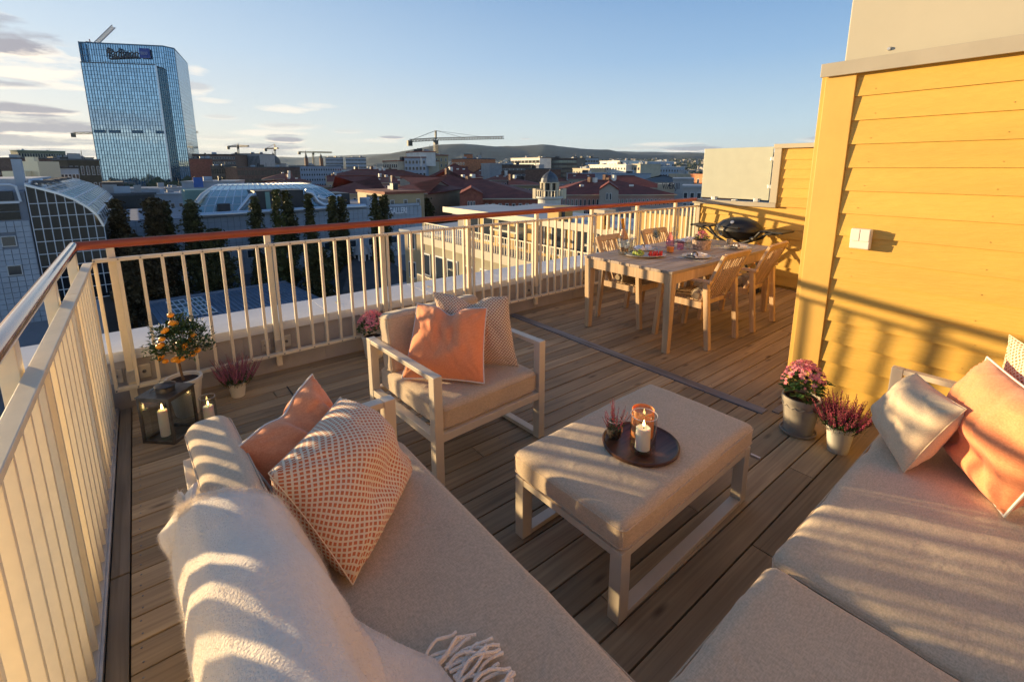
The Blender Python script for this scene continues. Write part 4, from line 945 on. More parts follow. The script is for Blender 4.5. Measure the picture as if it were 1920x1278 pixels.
# flower planter on the table
def flowers(root, c, r, hz, n, m, seed, ps=.008, leaves=60, lm=M_LEAF, lsz=.03, flat=.8):
    rg = random.Random(seed); fl = MB(); lf = MB(); ct = MB()
    for k in range(n):
        a = rg.random()*6.283; q = rg.random()**.6; p = Vector((c[0]+r*q*math.cos(a), c[1]+r*q*math.sin(a), c[2]+hz*(math.sqrt(max(0, 1-q*q)))*rg.uniform(.72, 1.05)))
        nrm = Vector(((p.x-c[0])/r*.8+rg.gauss(0,.25), (p.y-c[1])/r*.8+rg.gauss(0,.25), .7)).normalized(); t1 = nrm.cross(Vector((.3,.5,.1))).normalized(); t2 = nrm.cross(t1); a0 = rg.random()*3
        s = ps*rg.uniform(.75, 1.25)
        for j in range(5):
            an = a0+j*1.2566; d1 = t1*math.cos(an)+t2*math.sin(an); d2 = t1*math.cos(an+.5)+t2*math.sin(an+.5); d0 = t1*math.cos(an-.5)+t2*math.sin(an-.5)
            fl.quad(p, p+d0*s*.75+nrm*s*.25, p+d1*s*1.15+nrm*s*.15, p+d2*s*.75+nrm*s*.25)
        ct.blob(p+nrm*s*.15, s*.2, 1)
    for k in range(leaves):
        a = rg.random()*6.283; q = rg.random()**.5; p = Vector((c[0]+r*.9*q*math.cos(a), c[1]+r*.9*q*math.sin(a), c[2]-hz*.25+rg.random()*hz*.95*math.sqrt(1-q*q*.9)))
        d = Vector((math.cos(a)+rg.gauss(0,.5), math.sin(a)+rg.gauss(0,.5), rg.uniform(-.2,.5))).normalized(); s = d.cross(Vector((0,0,1))).normalized(); up_ = s.cross(d); l = lsz*rg.uniform(.6,1.3)
        b1 = p+d*l*.5+s*l*.32+up_*l*.08; b2 = p+d*l*.5-s*l*.32+up_*l*.08; e = p+d*l-up_*l*.1; m1 = p+d*l*.5
        lf.quad(p, b1, e, m1); lf.quad(p, m1, e, b2)
    fl.build('blossom', m, root, fix=False); ct.build('flower_centres', mat('flower_eye', (.85,.62,.30), .7), root, fix=False); lf.build('leaves', lm, root, fix=False)
t = thing('flower_planter', 'low relief-patterned planter with pink kalanchoe on the dining table', 'planter', (4.70, 2.62, TT))
MB().lathe([(0,0),(.085,0),(.097,.085),(.099,.10),(.092,.10),(.090,.085),(0,.082)], seg=40, cap=False).build('pot', mat('relief_pot', (.62,.44,.33), .6, 0, var=.45, scale=46, bump=.6, bscale=46), t, smooth=True)
MB().lathe([(0,.086),(.091,.086)], seg=24, cap=False).build('soil', M_SOIL, t)
flowers(t, (0,0,.12), .065, .075, 90, M_PINK, 31, .010, 90, M_LEAF, .04)
# ================================================================ GRILL
gr = thing('gas_grill', 'black portable gas grill with side tables folded out on a cross-legged cart', 'grill', (6.27, 2.98, 0), R(90))
# local x runs along the end wall (towards the railing), local y towards the wall is negative
def ell(z0, prof, sx, sy, seg=40): return MB().lathe(prof, (0,0,z0), seg, Matrix.Diagonal((sx, sy, 1, 1)), cap=False)
ell(.775, [(0,-.115),(.16,-.115),(.235,-.07),(.275,-.01),(.285,.0)], 1.08, .78).build('cook_box', M_BLACK, gr, smooth=True)
ell(.778, [(.292,.0),(.292,.016),(.262,.075),(.20,.130),(.115,.166),(.05,.178),(0,.180)], 1.08, .80).build('lid', M_BLACK, gr, smooth=True)
MB().tube([(-.13,.262,.835),(-.13,.30,.842),(.13,.30,.842),(.13,.262,.835)], .011, 8).build('handle', M_BLACKP, gr, smooth=True)
MB().lathe([(0,0),(.024,0),(.024,.01),(0,.012)], (0,0,0), 20, Matrix.Translation((0,.20,.90)) @ Matrix.Rotation(R(-55), 4, 'X')).build('thermometer', M_ALU, gr, smooth=True)
for sx in (-1, 1):
    MB().box(min(sx*.335, sx*.62), max(sx*.335, sx*.62), -.17, .17, .800, .822).build('side_table', M_BLACKP, gr, bevel=.009)
    MB().tube([(sx*.30, .10, .70), (sx*.40, .12, .775), (sx*.55, .12, .795)], .012, 8).build('bracket', M_BLACKP, gr, smooth=True)
    MB().tube([(sx*.34, sx*.14, .80), (sx*.25, sx*.14, .69), (0, sx*.15, .58), (-sx*.20, sx*.15, .36), (-sx*.36, sx*.15, .02)], .017, 10).build('cart_leg', M_BLACKP, gr, smooth=True)
    MB().tube([(sx*.34, -sx*.14, .80), (sx*.25, -sx*.14, .69), (0, -sx*.15, .58), (-sx*.20, -sx*.15, .36), (-sx*.36, -sx*.15, .02)], .017, 10).build('cart_leg', M_BLACKP, gr, smooth=True)
    MB().tube([(sx*.36, -.19, .018), (sx*.36, .19, .018)], .016, 10).build('cart_foot', M_BLACKP, gr, smooth=True)
    MB().lathe([(.02,-.012),(.065,-.012),(.07,0),(.065,.012),(.02,.012)], (0,0,0), 24, Matrix.Translation((-.36,.20*sx,.07)) @ Matrix.Rotation(R(90), 4, 'X')).build('wheel', M_BLACKP, gr, smooth=True)
MB().tube([(-.27,.23,.72),(-.33,.26,.72)], .024, 16).build('burner_knob', M_BLACKP, gr, smooth=True)
MB().tube([(-.30,.10,.66),(-.38,.14,.60),(-.36,.16,.45),(-.22,.10,.30)], .006, 8).build('gas_hose', mat('orange_hose', (.75,.26,.03), .5), gr, smooth=True)
MB().lathe([(0,0),(.11,0),(.125,.02),(.125,.22),(.10,.27),(.03,.29),(.03,.32),(0,.32)], (-.02,-.02,.02), 28, cap=False).build('gas_cylinder', mat('yellow_cylinder', (.50,.42,.30), .4, var=.1), gr, smooth=True)
# ================================================================ POTS, LANTERN, CANDLES BY THE FAR RAILING
def pot(root, r0, r1, h, m, lip=.012, seg=40):
    MB().lathe([(0,0),(r0,0),(r0+.003,.004),(r1-.003,h-.03),(r1-.002,h-.028),(r1+.004,h-.02),(r1+.004,h),(r1-lip,h),(r1-lip-.004,h-.03),(0,h-.032)], seg=seg, cap=False).build('pot', m, root, smooth=True)
    MB().lathe([(0,h-.018),(r1*.5,h-.014),(r1-lip-.001,h-.022)], seg=28, cap=False).build('soil', M_SOIL, root, smooth=True)
t = thing('orange_tree', 'small orange tree with ripe fruit in a cream pot behind the lantern', 'potted tree', (.090, 3.575, 0))
pot(t, .065, .103, .255, M_POTC)
MB().tube([(0,0,.235),(-.008,.004,.30),(-.012,.006,.37),(0,.0,.44),(.02,0,.52)], [.0085,.0075,.007,.006,.004], 8).build('trunk', M_STEM, t, smooth=True)
rg = random.Random(77); lf = MB(); br = MB()
tips = []
for k in range(52):
    a = rg.random()*6.283; e = rg.uniform(-.35, 1.3); rr = rg.uniform(.075, .135); c0 = Vector((.015, 0, .41))
    p = c0+Vector((math.cos(a)*math.cos(e)*rr*1.12, math.sin(a)*math.cos(e)*rr*1.12, .075+math.sin(e)*rr*1.15)); tips.append(p)
    br.tube([c0+Vector((0,0,rg.uniform(-.01,.06))), (c0+p)/2+Vector((0,0,.01)), p], [.0028,.002,.0009], 4)
def leaf(mb, p, d, l, wd):
    s = d.cross(Vector((rg.gauss(0,.3), rg.gauss(0,.3), 1))).normalized(); u = s.cross(d)
    mb.quad(p, p+d*l*.45+s*l*wd+u*l*.08, p+d*l, p+d*l*.5-u*l*.02); mb.quad(p, p+d*l*.5-u*l*.02, p+d*l, p+d*l*.45-s*l*wd+u*l*.08)
for p in tips:
    for q in range(36):
        b = p+Vector((rg.gauss(0,.024), rg.gauss(0,.024), rg.gauss(0,.020))); d = (b-Vector((.015,0,.44))).normalized()*.6+Vector((rg.gauss(0,.6), rg.gauss(0,.6), rg.gauss(0,.5)))
        leaf(lf, b, d.normalized(), rg.uniform(.020,.034), .23)
for q in range(14): b = Vector((-.10-.006*q, .03+rg.gauss(0,.006), .475+rg.gauss(0,.008))); leaf(lf, b, Vector((-.6,rg.gauss(0,.6),rg.gauss(0,.5))).normalized(), .026, .24)
br.build('branches', M_STEM, t); lf.build('leaves', M_LEAF2, t, fix=False)
om = MB().blob((0,0,0), .0185, 2, (1.08,1.08,.92), .02).mesh('orange', M_ORANGE, smooth=True)
V = lambda *a: Vector(a)
rtv = Vector((math.cos(R(38.5)), -math.sin(R(38.5)), 0)); fwv = Vector((.6225,.7826,0))
# (px offset sideways, height) of the fruit around the crown, placed on its near surface
for (du, z, dd) in [(.000,.705,.02),(.055,.665,-.03),(.048,.672,-.045),(.022,.632,-.10),(.020,.590,-.125),(-.002,.545,-.13),(.008,.552,-.12),(-.070,.435,-.05),(-.055,.452,-.06),(-.020,.425,-.07),(.050,.438,-.08),(.072,.430,-.07),(.092,.438,-.06),(.066,.444,-.09),(.135,.55,-.03),(.12,.53,-.06),(.125,.51,-.06),(.150,.575,.0),(.165,.475,.0),(.145,.46,-.03),(.030,.640,-.09)]:
    p = Vector((-.01,0,0)) + rtv*(du-.025)*.93 + fwv*dd*.85; p.z = z-.03; o = link('orange', om, t, p); o.scale = [rg.uniform(.85,1.15)]*3
t = thing('heather_pot', 'dusty purple heather in a cream pot by the far railing', 'potted plant', (.392, 3.640, 0))
pot(t, .040, .058, .108, M_POTC); heather(t, 0, 0, .095, 120, .19, .18, M_HEATH, 15, lean=1.1, rr=.005)
t = thing('chrysanthemum_pot', 'pink chrysanthemum in a pale pot behind the armchair', 'potted plant', (1.435, 3.72, 0))
pot(t, .07, .092, .20, M_POTC); flowers(t, (0,0,.27), .125, .14, 420, M_PINK, 41, .0095, 260, M_LEAF, .035)
t = thing('lantern', 'square zinc lantern with a tall lit candle standing on the deck', 'lantern', (-.010, 3.325, 0), R(-43))
a = .093
for sx in (-1, 1):
    for sy in (-1, 1): MB().box(sx*a-.007, sx*a+.007, sy*a-.007, sy*a+.007, .001, .285).build('corner_post', M_LANT, t, bevel=.001)
    MB().box(sx*a-.0055, sx*a+.0055, -a+.0075, a-.0075, .004, .020).build('rail', M_LANT, t); MB().box(-a+.0075, a-.0075, sx*a-.0055, sx*a+.0055, .004, .020).build('rail', M_LANT, t)
    MB().box(sx*a-.0055, sx*a+.0055, -a+.0075, a-.0075, .266, .284).build('rail', M_LANT, t); MB().box(-a+.0075, a-.0075, sx*a-.0055, sx*a+.0055, .266, .284).build('rail', M_LANT, t)
    MB().box(sx*a-.001, sx*a+.001, -a+.008, a-.008, .021, .265).build('glass_pane', M_GLASSD, t); MB().box(-a+.008, a-.008, sx*a-.001, sx*a+.001, .021, .265).build('glass_pane', M_GLASSD, t)
MB().box(-a-.006, a+.006, -a-.006, a+.006, .0, .0035).build('base', M_LANT, t)
MB().box(-a-.013, a+.013, -a-.013, a+.013, .2865, .293).build('top_plate', M_LANT, t, bevel=.002)
MB().lathe([(.048,.293),(.048,.318),(.044,.318),(.044,.293)], seg=36, cap=False).build('chimney', M_LANT, t, smooth=True)
MB().lathe([(.056,.325),(.057,.328),(.035,.342),(0,.347)], seg=36, cap=False).build('chimney_cap', M_LANT, t, smooth=True)
MB().tube([(-.05-.02*math.sin(k*.26), .055*math.cos(k*.26), .30+.0*k) for k in range(13)], .0022, 6).build('ring_handle', M_LANT, t, smooth=True)
c = MB().lathe([(0,.004),(.026,.004),(.026,.165),(.022,.169),(.014,.165),(0,.163)], seg=28, cap=False).build('candle', M_WAX, t, smooth=True); c.location = (-.032, -.010, 0)
MB().tube([(0,0,.162),(.001,0,.175)], .001, 5).build('wick', M_WICK, c)
MB().lathe([(0,0),(.005,.005),(.0065,.013),(.0048,.024),(.0018,.036),(0,.041)], (0,0,.171), 12, cap=False).build('flame', M_FLAME, c, smooth=True)
candle_glass('hurricane_glass', 'clear glass hurricane with a short lit candle on the deck beside the lantern', (.190,3.375,0), .046, .165, .030, .092, 'candles on the terrace')
# ================================================================ POTS BY THE CORNER BOARD
t = thing('kalanchoe_pot', 'pink kalanchoe in a grey clay pot and saucer by the yellow corner board', 'potted plant', (3.020, .958, 0))
MB().lathe([(0,0),(.090,0),(.097,.006),(.101,.02),(.096,.02),(.090,.009),(0,.009)], seg=40, cap=False).build('saucer', M_POTG, t, smooth=True)
MB().lathe([(0,.010),(.074,.010),(.078,.014),(.100,.20),(.107,.21),(.107,.240),(.097,.240),(.093,.21),(0,.208)], seg=44, cap=False).build('pot', M_POTG, t, smooth=True)
fs = MB()
for k in range(12):
    a0 = k*2*math.pi/12
    fs.tube([((.0995+.001)*math.cos(a0+s*.5236/6), (.0995+.001)*math.sin(a0+s*.5236/6), .192-.014*math.sin(s*math.pi/6)) for s in range(7)], .003, 5)
fs.build('festoon', M_POTG, t, smooth=True)
MB().lathe([(0,.222),(.089,.222)], seg=24, cap=False).build('soil', M_SOIL, t)
flowers(t, (0,0,.325), .115, .135, 300, M_PINK, 51, .0105, 170, M_LEAF, .05)
bl = MB(); rg = random.Random(9)
for k in range(16):
    a = rg.random()*6.28; d = Vector((math.cos(a), math.sin(a), rg.uniform(-.15,.3))).normalized(); leaf(bl, Vector((0,0,.26))+d*.05, d, rg.uniform(.07,.10), .33)
bl.build('big_leaves', M_LEAF, t, fix=False)
t = thing('heather_pot', 'magenta heather in a small stone-white pot beside the kalanchoe', 'potted plant', (2.985, .735, 0))
pot(t, .048, .069, .155, M_POTW); heather(t, 0, 0, .14, 105, .20, .17, M_HEATH2, 19, lean=1.2, rr=.0062)
# ================================================================ CITY
M_ASPH = mat('street_asphalt', (.055,.055,.06), .9, 0, var=.2, scale=.05)
ground = tag(MB().box(-6000, 9000, 4.6, 14000, GZ-1, GZ).build('ground', M_ASPH), kind='structure')
pv = tag(MB().box(-30, 60, 50, 84, GZ+.004, GZ+.12).build('square_paving', mat('square_granite', (.16,.15,.15), .85, 0, var=.25, scale=.6)), kind='structure')
tag(MB().box(-.9, 3.49, -3.2, 3.93, GZ, -.13).build('terrace_building_core', M_PARF), kind='structure')
tag(MB().box(3.49, 7.2, -3.2, 3.93, GZ, -.13).build('terrace_building_core', M_PARF), kind='structure')
C_ = {}
def cm(name, col, rough=.7, var=.10, scale=.35, **k):
    return mat(name, col, rough, 0, var=var, scale=scale, **k)
M_TILE = cm('pale_blue_facade_tile', (.40,.45,.52)); M_TILEJ = cm('tile_joint', (.22,.25,.31))
M_WIN = mat('window_pane', (.025,.035,.05), .12, 0, spec=.8); M_WFR = cm('white_window_frame', (.60,.60,.60))
M_ROOFR = cm('red_roof_tile', (.20,.045,.030), .8, .22, .5, bump=.5, bscale=3); M_ROOFR2 = cm('brown_red_roof_tile', (.27,.085,.05), .8, .22, .5, bump=.5, bscale=3)
M_ROOFG = cm('grey_roof_felt', (.10,.105,.115), .8, .2); M_ROOFL = cm('light_roof_sheet', (.33,.35,.38), .5, .1)
M_WY = cm('ochre_render', (.44,.33,.19)); M_WC = cm('cream_render', (.50,.44,.33)); M_WP = cm('pink_render', (.42,.27,.24)); M_WG = cm('grey_render', (.34,.34,.35))
M_WW = cm('white_render', (.75,.72,.66)); M_WB = cm('brown_brick', (.17,.10,.075), .85, .25, 1.2); M_WO = cm('orange_brick', (.55,.20,.09), .8, .2, 1.2); M_WR = cm('red_brick', (.28,.09,.06), .85, .2, 1.2)
M_WBL = cm('pale_blue_cladding', (.36,.42,.50)); M_DK = cm('dark_cladding', (.045,.045,.05), .5, .2); M_PIPEM = mat('rolled_sheet_duct', (.62,.66,.72), .3, .6, var=.08, scale=.6)
M_PY = cm('penthouse_yellow', (.58,.36,.11)); M_BLUEP = cm('blue_site_panel', (.03,.12,.42)); M_GRN = cm('patina_green', (.22,.36,.32))
def mirror_glass(name, tint, rough=.06, mix=.75):
    m = bpy.data.materials.new(name); m.use_nodes = True; t = m.node_tree; b = t.nodes['Principled BSDF']
    b.inputs['Metallic'].default_value = mix; b.inputs['Roughness'].default_value = rough
    geo = t.nodes.new('ShaderNodeNewGeometry'); mr = t.nodes.new('ShaderNodeMapRange'); mr.inputs[3].default_value = .82; mr.inputs[4].default_value = 1.12
    hs = t.nodes.new('ShaderNodeHueSaturation'); hs.inputs['Color'].default_value = (*tint, 1)
    t.links.new(geo.outputs['Random Per Island'], mr.inputs[0]); t.links.new(mr.outputs[0], hs.inputs['Value']); t.links.new(hs.outputs[0], b.inputs['Base Color'])
    return m
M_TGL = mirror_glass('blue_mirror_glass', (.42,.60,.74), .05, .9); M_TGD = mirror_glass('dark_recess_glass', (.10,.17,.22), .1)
M_TMU = mat('tower_mullion', (.05,.12,.19), .4, .4); M_ATG = mirror_glass('atrium_glass', (.34,.46,.48), .08, .6); M_ATM = mat('white_mullion', (.62,.66,.72), .4)
M_CGL = mat('dark_facade_glass', (.010,.016,.024), .08, 0, spec=.35, var=.3, scale=.5); M_VGL = mirror_glass('vault_glass', (.30,.33,.33), .15, .5)
def perp(a, b):
    d = (b-a); d.z = 0; d.normalize(); n = Vector((d.y, -d.x, 0))
    mid = (a+b)/2
    return n if n.dot(Vector((0,0,0))-Vector((mid.x, mid.y, 0))) > 0 else -n     # towards the viewer
def win_grid(mb_f, mb_p, a, b, z0, z1, nc, nr, fw=.5, fh=.55, prd=.06, fr=.1):
    a = Vector((a[0], a[1], 0)); b = Vector((b[0], b[1], 0)); L_ = (b-a).length; d = (b-a)/L_; n = perp(a, b); ang = math.atan2(d.y, d.x)
    cw = L_/nc; chh = (z1-z0)/nr
    for j in range(nr):
        for i in range(nc):
            c = a + d*(cw*(i+.5)); z = z0+chh*(j+.5); c = Vector((c.x, c.y, z))+n*prd*.5
            m = Matrix.Translation(c) @ Matrix.Rotation(ang, 4, 'Z')
            w, h = cw*fw, chh*fh
            if mb_f is not None: mb_f.box(-w/2-fr, w/2+fr, -prd*.5, prd*.5, -h/2-fr, h/2+fr, m)
            s = 1 if (m.to_3x3() @ Vector((0,1,0))).dot(n) > 0 else -1
            y0, y1 = (prd*.5, prd*.5+.03) if s > 0 else (-prd*.5-.03, -prd*.5)
            mb_p.box(-w/2, w/2, y0, y1, -h/2, h/2, m)
def building(label, u0, u1, v, D0, D1=None, depth=20, wall=None, zb=GZ, nc=0, nr=0, fw=.5, fh=.5, zspan=None, fr=.12, roof=None, name='building', v1=None, side=(0,0), pane=None, frame=None, par=.5, extras=None, group=None, zt=None):
    D1 = D1 or D0
    a = at(u0, v, D0); b = at(u1, v1 or v, D1); z = (a.z+b.z)/2 if zt is None else zt
    a.z = b.z = 0; n = perp(a, b); c = b-n*depth; e = a-n*depth
    t = thing(name, label, 'building', (a.x, a.y, zb), 0, group); o = Vector((a.x, a.y, zb))
    rel = lambda p: (p.x-o.x, p.y-o.y)
    MB().prism([rel(a), rel(b), rel(c), rel(e)], 0, z-zb).build('wall', wall or M_WG, t)
    ins = lambda p, q, k: Vector((p.x+(q.x-p.x)*k, p.y+(q.y-p.y)*k, 0))
    cen = (a+b+c+e)/4
    k = 1+.4/max(5, (a-cen).length)
    MB().prism([tuple((Vector(rel(p))-Vector(rel(cen)))*k+Vector(rel(cen))) for p in (a,b,c,e)], z-zb+.003, z-zb+par).build('roof', roof or M_ROOFL, t)
    rgp = random.Random(int(u0*3+D0))
    if (b-a).length > 7 and depth > 5:
        for k_ in range(rgp.randint(2, 5)):
            fa, fb = rgp.uniform(.1,.9), rgp.uniform(.2,.8); q = Vector(rel(a))*(1-fa)*(1-fb)+Vector(rel(b))*fa*(1-fb)+Vector(rel(c))*fa*fb+Vector(rel(e))*(1-fa)*fb
            sx_, sy_, h_ = rgp.uniform(.8,3.2), rgp.uniform(.8,2.6), rgp.uniform(.5,1.9); MB().box(q.x-sx_/2, q.x+sx_/2, q.y-sy_/2, q.y+sy_/2, z-zb+par+.002, z-zb+par+h_).build('roof_plant', rgp.choice((M_WG, M_DK, M_WBL, M_ROOFL)), t)
            if rgp.random() < .4: MB().bar((q.x+sx_, q.y, z-zb+par), (q.x+sx_, q.y, z-zb+par+rgp.uniform(1.5,4)), .14).build('antenna', M_DK, t)
    if nc and nr:
        f = MB() if fr else None; p = MB(); zs = zspan or (z-zb)*.9
        ao, bo = Vector(rel(a)), Vector(rel(b)); 
        off = Vector((o.x, o.y, 0))
        win_grid(f, p, a, b, z-zs-.6, z-.6, nc, nr, fw, fh, .08, fr)
        if side[0]: win_grid(f, p, e, a, z-zs-.6, z-.6, side[0], nr, fw, fh, .08, fr)
        if side[1]: win_grid(f, p, b, c, z-zs-.6, z-.6, side[1], nr, fw, fh, .08, fr)
        for mm, nm, mt in ((f, 'window_frames', frame or M_WFR), (p, 'window_panes', pane or M_WIN)):
            if mm is None: continue
            mm.v = [(x-o.x, y-o.y, zz-zb) for x, y, zz in mm.v]; tag(mm.build(nm, mt, t, fix=False), kind='stuff')
    return t, a, b, c, e, z, o
def roof_building(label, u0, u1, ve, vr, D, depth, wall, roofm, nc=0, nr=0, hip=(1,1), D1=None, fw=.35, fh=.5, zspan=6, gable=None, sky=0, side=(0,0), chim=0, ve1=None):
    """long block with a pitched roof: eave line at image height ve, ridge at vr (read at mid depth)"""
    D1 = D1 or D
    a = at(u0, ve, D); b = at(u1, ve1 or ve, D1); z = (a.z+b.z)/2; a.z = b.z = 0; n = perp(a, b); c = b-n*depth; e = a-n*depth
    mid = (a+b)/2; zr = at((u0+u1)/2, vr, ((D+D1)/2)+depth/2).z
    t = thing('building', label, 'building', (a.x, a.y, GZ)); o = Vector((a.x, a.y, GZ)); R_ = lambda p: Vector((p.x-o.x, p.y-o.y, 0))
    MB().prism([tuple(R_(p))[:2] for p in (a,b,c,e)], 0, z-GZ).build('wall', wall, t)
    d = (b-a).normalized(); ov = .5; A, B, C, E = [R_(q) for q in (a-d*ov+n*ov, b+d*ov+n*ov, c+d*ov-n*ov, e-d*ov-n*ov)]
    ze = z-GZ+.03; hz = zr-GZ; h0 = depth/2 if hip[0] else 0; h1 = depth/2 if hip[1] else 0
    r0 = (A+E)/2+d*h0; r1 = (B+C)/2-d*h1
    P = lambda q, zz: (q.x, q.y, zz)
    m = MB(); th = .25
    for dz in (0,):
        m.v = [P(A,ze),P(B,ze),P(C,ze),P(E,ze),P(r0,hz),P(r1,hz),P(A,ze-th),P(B,ze-th),P(C,ze-th),P(E,ze-th)]
        m.f = [(0,1,5,4),(2,3,4,5),(1,2,5),(3,0,4),(0,6,7,1),(1,7,8,2),(2,8,9,3),(3,9,6,0),(6,9,8,7)]
    m.build('roof', roofm, t)
    MB().bar(P(r0,hz+.05), P(r1,hz+.05), .4, .25).build('ridge', roofm, t)
    MB().bar(P((A+B)/2-(B-A)*.5, ze-.12), P((A+B)/2+(B-A)*.5, ze-.12), .25, .25).build('gutter', M_WC, t)
    if nc:
        f = MB(); p = MB(); win_grid(f, p, a, b, z-zspan-.4, z-.5, nc, nr, fw, fh, .08, .12)
        if side[0]: win_grid(f, p, e, a, z-zspan-.4, z-.5, side[0], nr, fw, fh, .08, .12)
        for mm, nm, mt in ((f, 'window_frames', M_WFR), (p, 'window_panes', M_WIN)):
            mm.v = [(x-o.x, y-o.y, zz-GZ) for x, y, zz in mm.v]; tag(mm.build(nm, mt, t, fix=False), kind='stuff')
    rg = random.Random(int(u0))
    for k in range(chim):
        q = r0+(r1-r0)*rg.uniform(.1,.9)+n*rg.uniform(-2,2); MB().box(q.x-.5, q.x+.5, q.y-.5, q.y+.5, hz-1.5, hz+rg.uniform(.6,1.6)).build('chimney', M_WB if k % 2 else M_WW, t)
    for k in range(sky):
        q0 = r0+(r1-r0)*((k+.5)/sky); e0 = A+(B-A)*((k+.5)/sky); q = q0*.55+e0*.45; zz = hz*.55+ze*.45
        MB().cbox((q.x, q.y, zz+.25), (1.0, 1.0, .5), math.atan2(d.y, d.x)).build('dormer', M_WW, t)
    return t, a, b, o, z, n, d
# ---------------- glass tower
tw = thing('glass_tower', 'tall blue mirror-glass hotel tower with a rooftop sign and crane', 'tower', (0, 0, 0))
A = at(152,118,428); B = at(291,118,408); A2 = at(188,350,428)
Z1 = (at(152,122,428).z+at(290,118,408).z)/2; Z2 = (at(150,86,432).z+at(303,83,414).z)/2
def panel_wall(parent, a, b, z0, z1, nc, nr, gm, mm, gap=.18, prd=.25, mw=.26, jit=.0022, nm='glass_panes', mh=None):
    a = Vector((a[0],a[1],0)); b = Vector((b[0],b[1],0)); n = perp(a, b); L_ = (b-a).length; d = (b-a)/L_; g = MB(); m = MB(); rg = random.Random(nc*7+nr)
    cw = L_/nc; chh = (z1-z0)/nr
    for j in range(nr):
        for i in range(nc):
            p0 = a+d*(cw*i+gap*.5)+n*.05; p1 = a+d*(cw*(i+1)-gap*.5)+n*.05
            za = z0+chh*j+gap*.5; zb = z0+chh*(j+1)-gap*.5; t1, t2 = rg.uniform(-jit, jit)*cw, rg.uniform(-jit, jit)*chh
            g.quad((p0.x+n.x*t1, p0.y+n.y*t1, za), (p1.x-n.x*t1, p1.y-n.y*t1, za), (p1.x-n.x*t1+n.x*t2, p1.y-n.y*t1+n.y*t2, zb), (p0.x+n.x*t1+n.x*t2, p0.y+n.y*t1+n.y*t2, zb))
    for i in range(nc+1):
        p = a+d*cw*i+n*(prd*.5+.02); m.bar((p.x,p.y,z0), (p.x,p.y,z1), mw, prd, up=tuple(n))
    for j in range(nr+1):
        z = z0+chh*j; p = a+n*(prd*.4+.02); q = b+n*(prd*.4+.02); m.bar((p.x,p.y,z), (q.x,q.y,z), prd*.8, mh or mw*.6)
    o1 = g.build(nm, gm, parent, fix=False); o2 = m.build('mullions', mm, parent, fix=False); tag(o1, kind='stuff'); tag(o2, kind='stuff'); return n, d
a0 = Vector((A.x, A.y, 0)); b0 = Vector((B.x, B.y, 0)); nT = perp(a0, b0); dT = (b0-a0).normalized()
back = Vector((.22, .975, 0)).normalized()
pA, pB = a0, b0; pC = b0+back*60; pD = a0+back*60
MB().prism([tuple(q)[:2] for q in (pA, pB, pC, pD)], GZ, Z1-1.2).build('front_block', M_TMU, tw)
panel_wall(tw, pA, pB, -14, Z1, 26, 34, M_TGL, M_TMU)
# taller rear volume
u0 = pA+back*5; u1 = pB+dT*5.0+back*6; u2 = pB+dT*10.5+back*12; u3 = u2+back*52; u4 = u0+back*60
MB().prism([tuple(q)[:2] for q in (u0, u1, u2, u3, u4)], GZ, Z2-2).build('rear_block', M_TMU, tw)
panel_wall(tw, u0, u1, Z1-1.5, Z2, 34, 4, M_TGL, M_TMU, mh=.15)
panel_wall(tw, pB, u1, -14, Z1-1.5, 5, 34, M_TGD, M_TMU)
panel_wall(tw, u1, u2, -14, Z2, 5, 38, M_TGL, M_TMU)
panel_wall(tw, u2, u3, -14, Z2, 18, 38, M_TGL, M_TMU, prd=.08, mw=.3)
panel_wall(tw, pA+back*.5, u4, Z1-2, Z2, 16, 4, M_TGL, M_TMU)
MB().prism([tuple(q)[:2] for q in (pA+nT*.4-dT*.3, pB+nT*.4, pB+back*6, pA+back*5)], Z1-.02, Z1+.5).build('ledge', M_ROOFG, tw)
MB().prism([tuple(q)[:2] for q in (u0+nT*.3-dT*.3, u1+nT*.3, u2+dT*.3, u3, u4)], Z2+.02, Z2+.7).build('roof_edge', M_TMU, tw)
MB().bar((pB.x, pB.y-.5, -14), (pB.x, pB.y-.5, Z1), .9).build('corner_fin', M_PIPEM, tw)
for k, f in enumerate((.1, .3, .62, .95)):
    q = pA+(pB-pA)*f+nT*.5; zq = at(200, 246, 420).z; MB().bar((q.x-dT.x*3.2, q.y-dT.y*3.2, zq), (q.x+dT.x*3.2, q.y+dT.y*3.2, zq), .3, 2.0).build('vent_band', M_TMU, tw)
def text_part(name, s, size, loc, xdir, m, parent, shear=0, depth=.3, up=Vector((0,0,1)), align='LEFT', bold=0.0, sx=1.0):
    cu = bpy.data.curves.new(name, 'FONT'); cu.body = s; cu.size = size; cu.extrude = depth; cu.shear = shear; cu.align_x = align; cu.offset = bold; cu.resolution_u = 3
    tmp = bpy.data.objects.new('tmp', cu); COL.objects.link(tmp); bpy.context.view_layer.update()
    me = bpy.data.meshes.new_from_object(tmp.evaluated_get(bpy.context.evaluated_depsgraph_get())); bpy.data.objects.remove(tmp); me.name = name
    me.materials.clear(); me.materials.append(m); x = Vector(xdir).normalized(); z = x.cross(up).normalized()
    M = Matrix((x, up, z)).transposed().to_4x4(); M.translation = Vector(loc)
    me.transform(Matrix.Diagonal((sx,1,1,1))); me.transform(M); return link(name, me, parent)
sg0 = u0+(u1-u0)*.29+nT*1.2; M_SGN = mat('sign_letter_navy', (.012,.016,.04), .5)
text_part('sign_lettering', 'Radisson', 8.6, (sg0.x, sg0.y, Z2-8.3), dT, M_SGN, tw, shear=.35, bold=.03, sx=.62)
MB().bar((sg0.x+dT.x*1.5, sg0.y+dT.y*1.5, Z2-9.3), (sg0.x+dT.x*19, sg0.y+dT.y*19, Z2-7.6), .4, .7).build('sign_underline', M_SGN, tw)
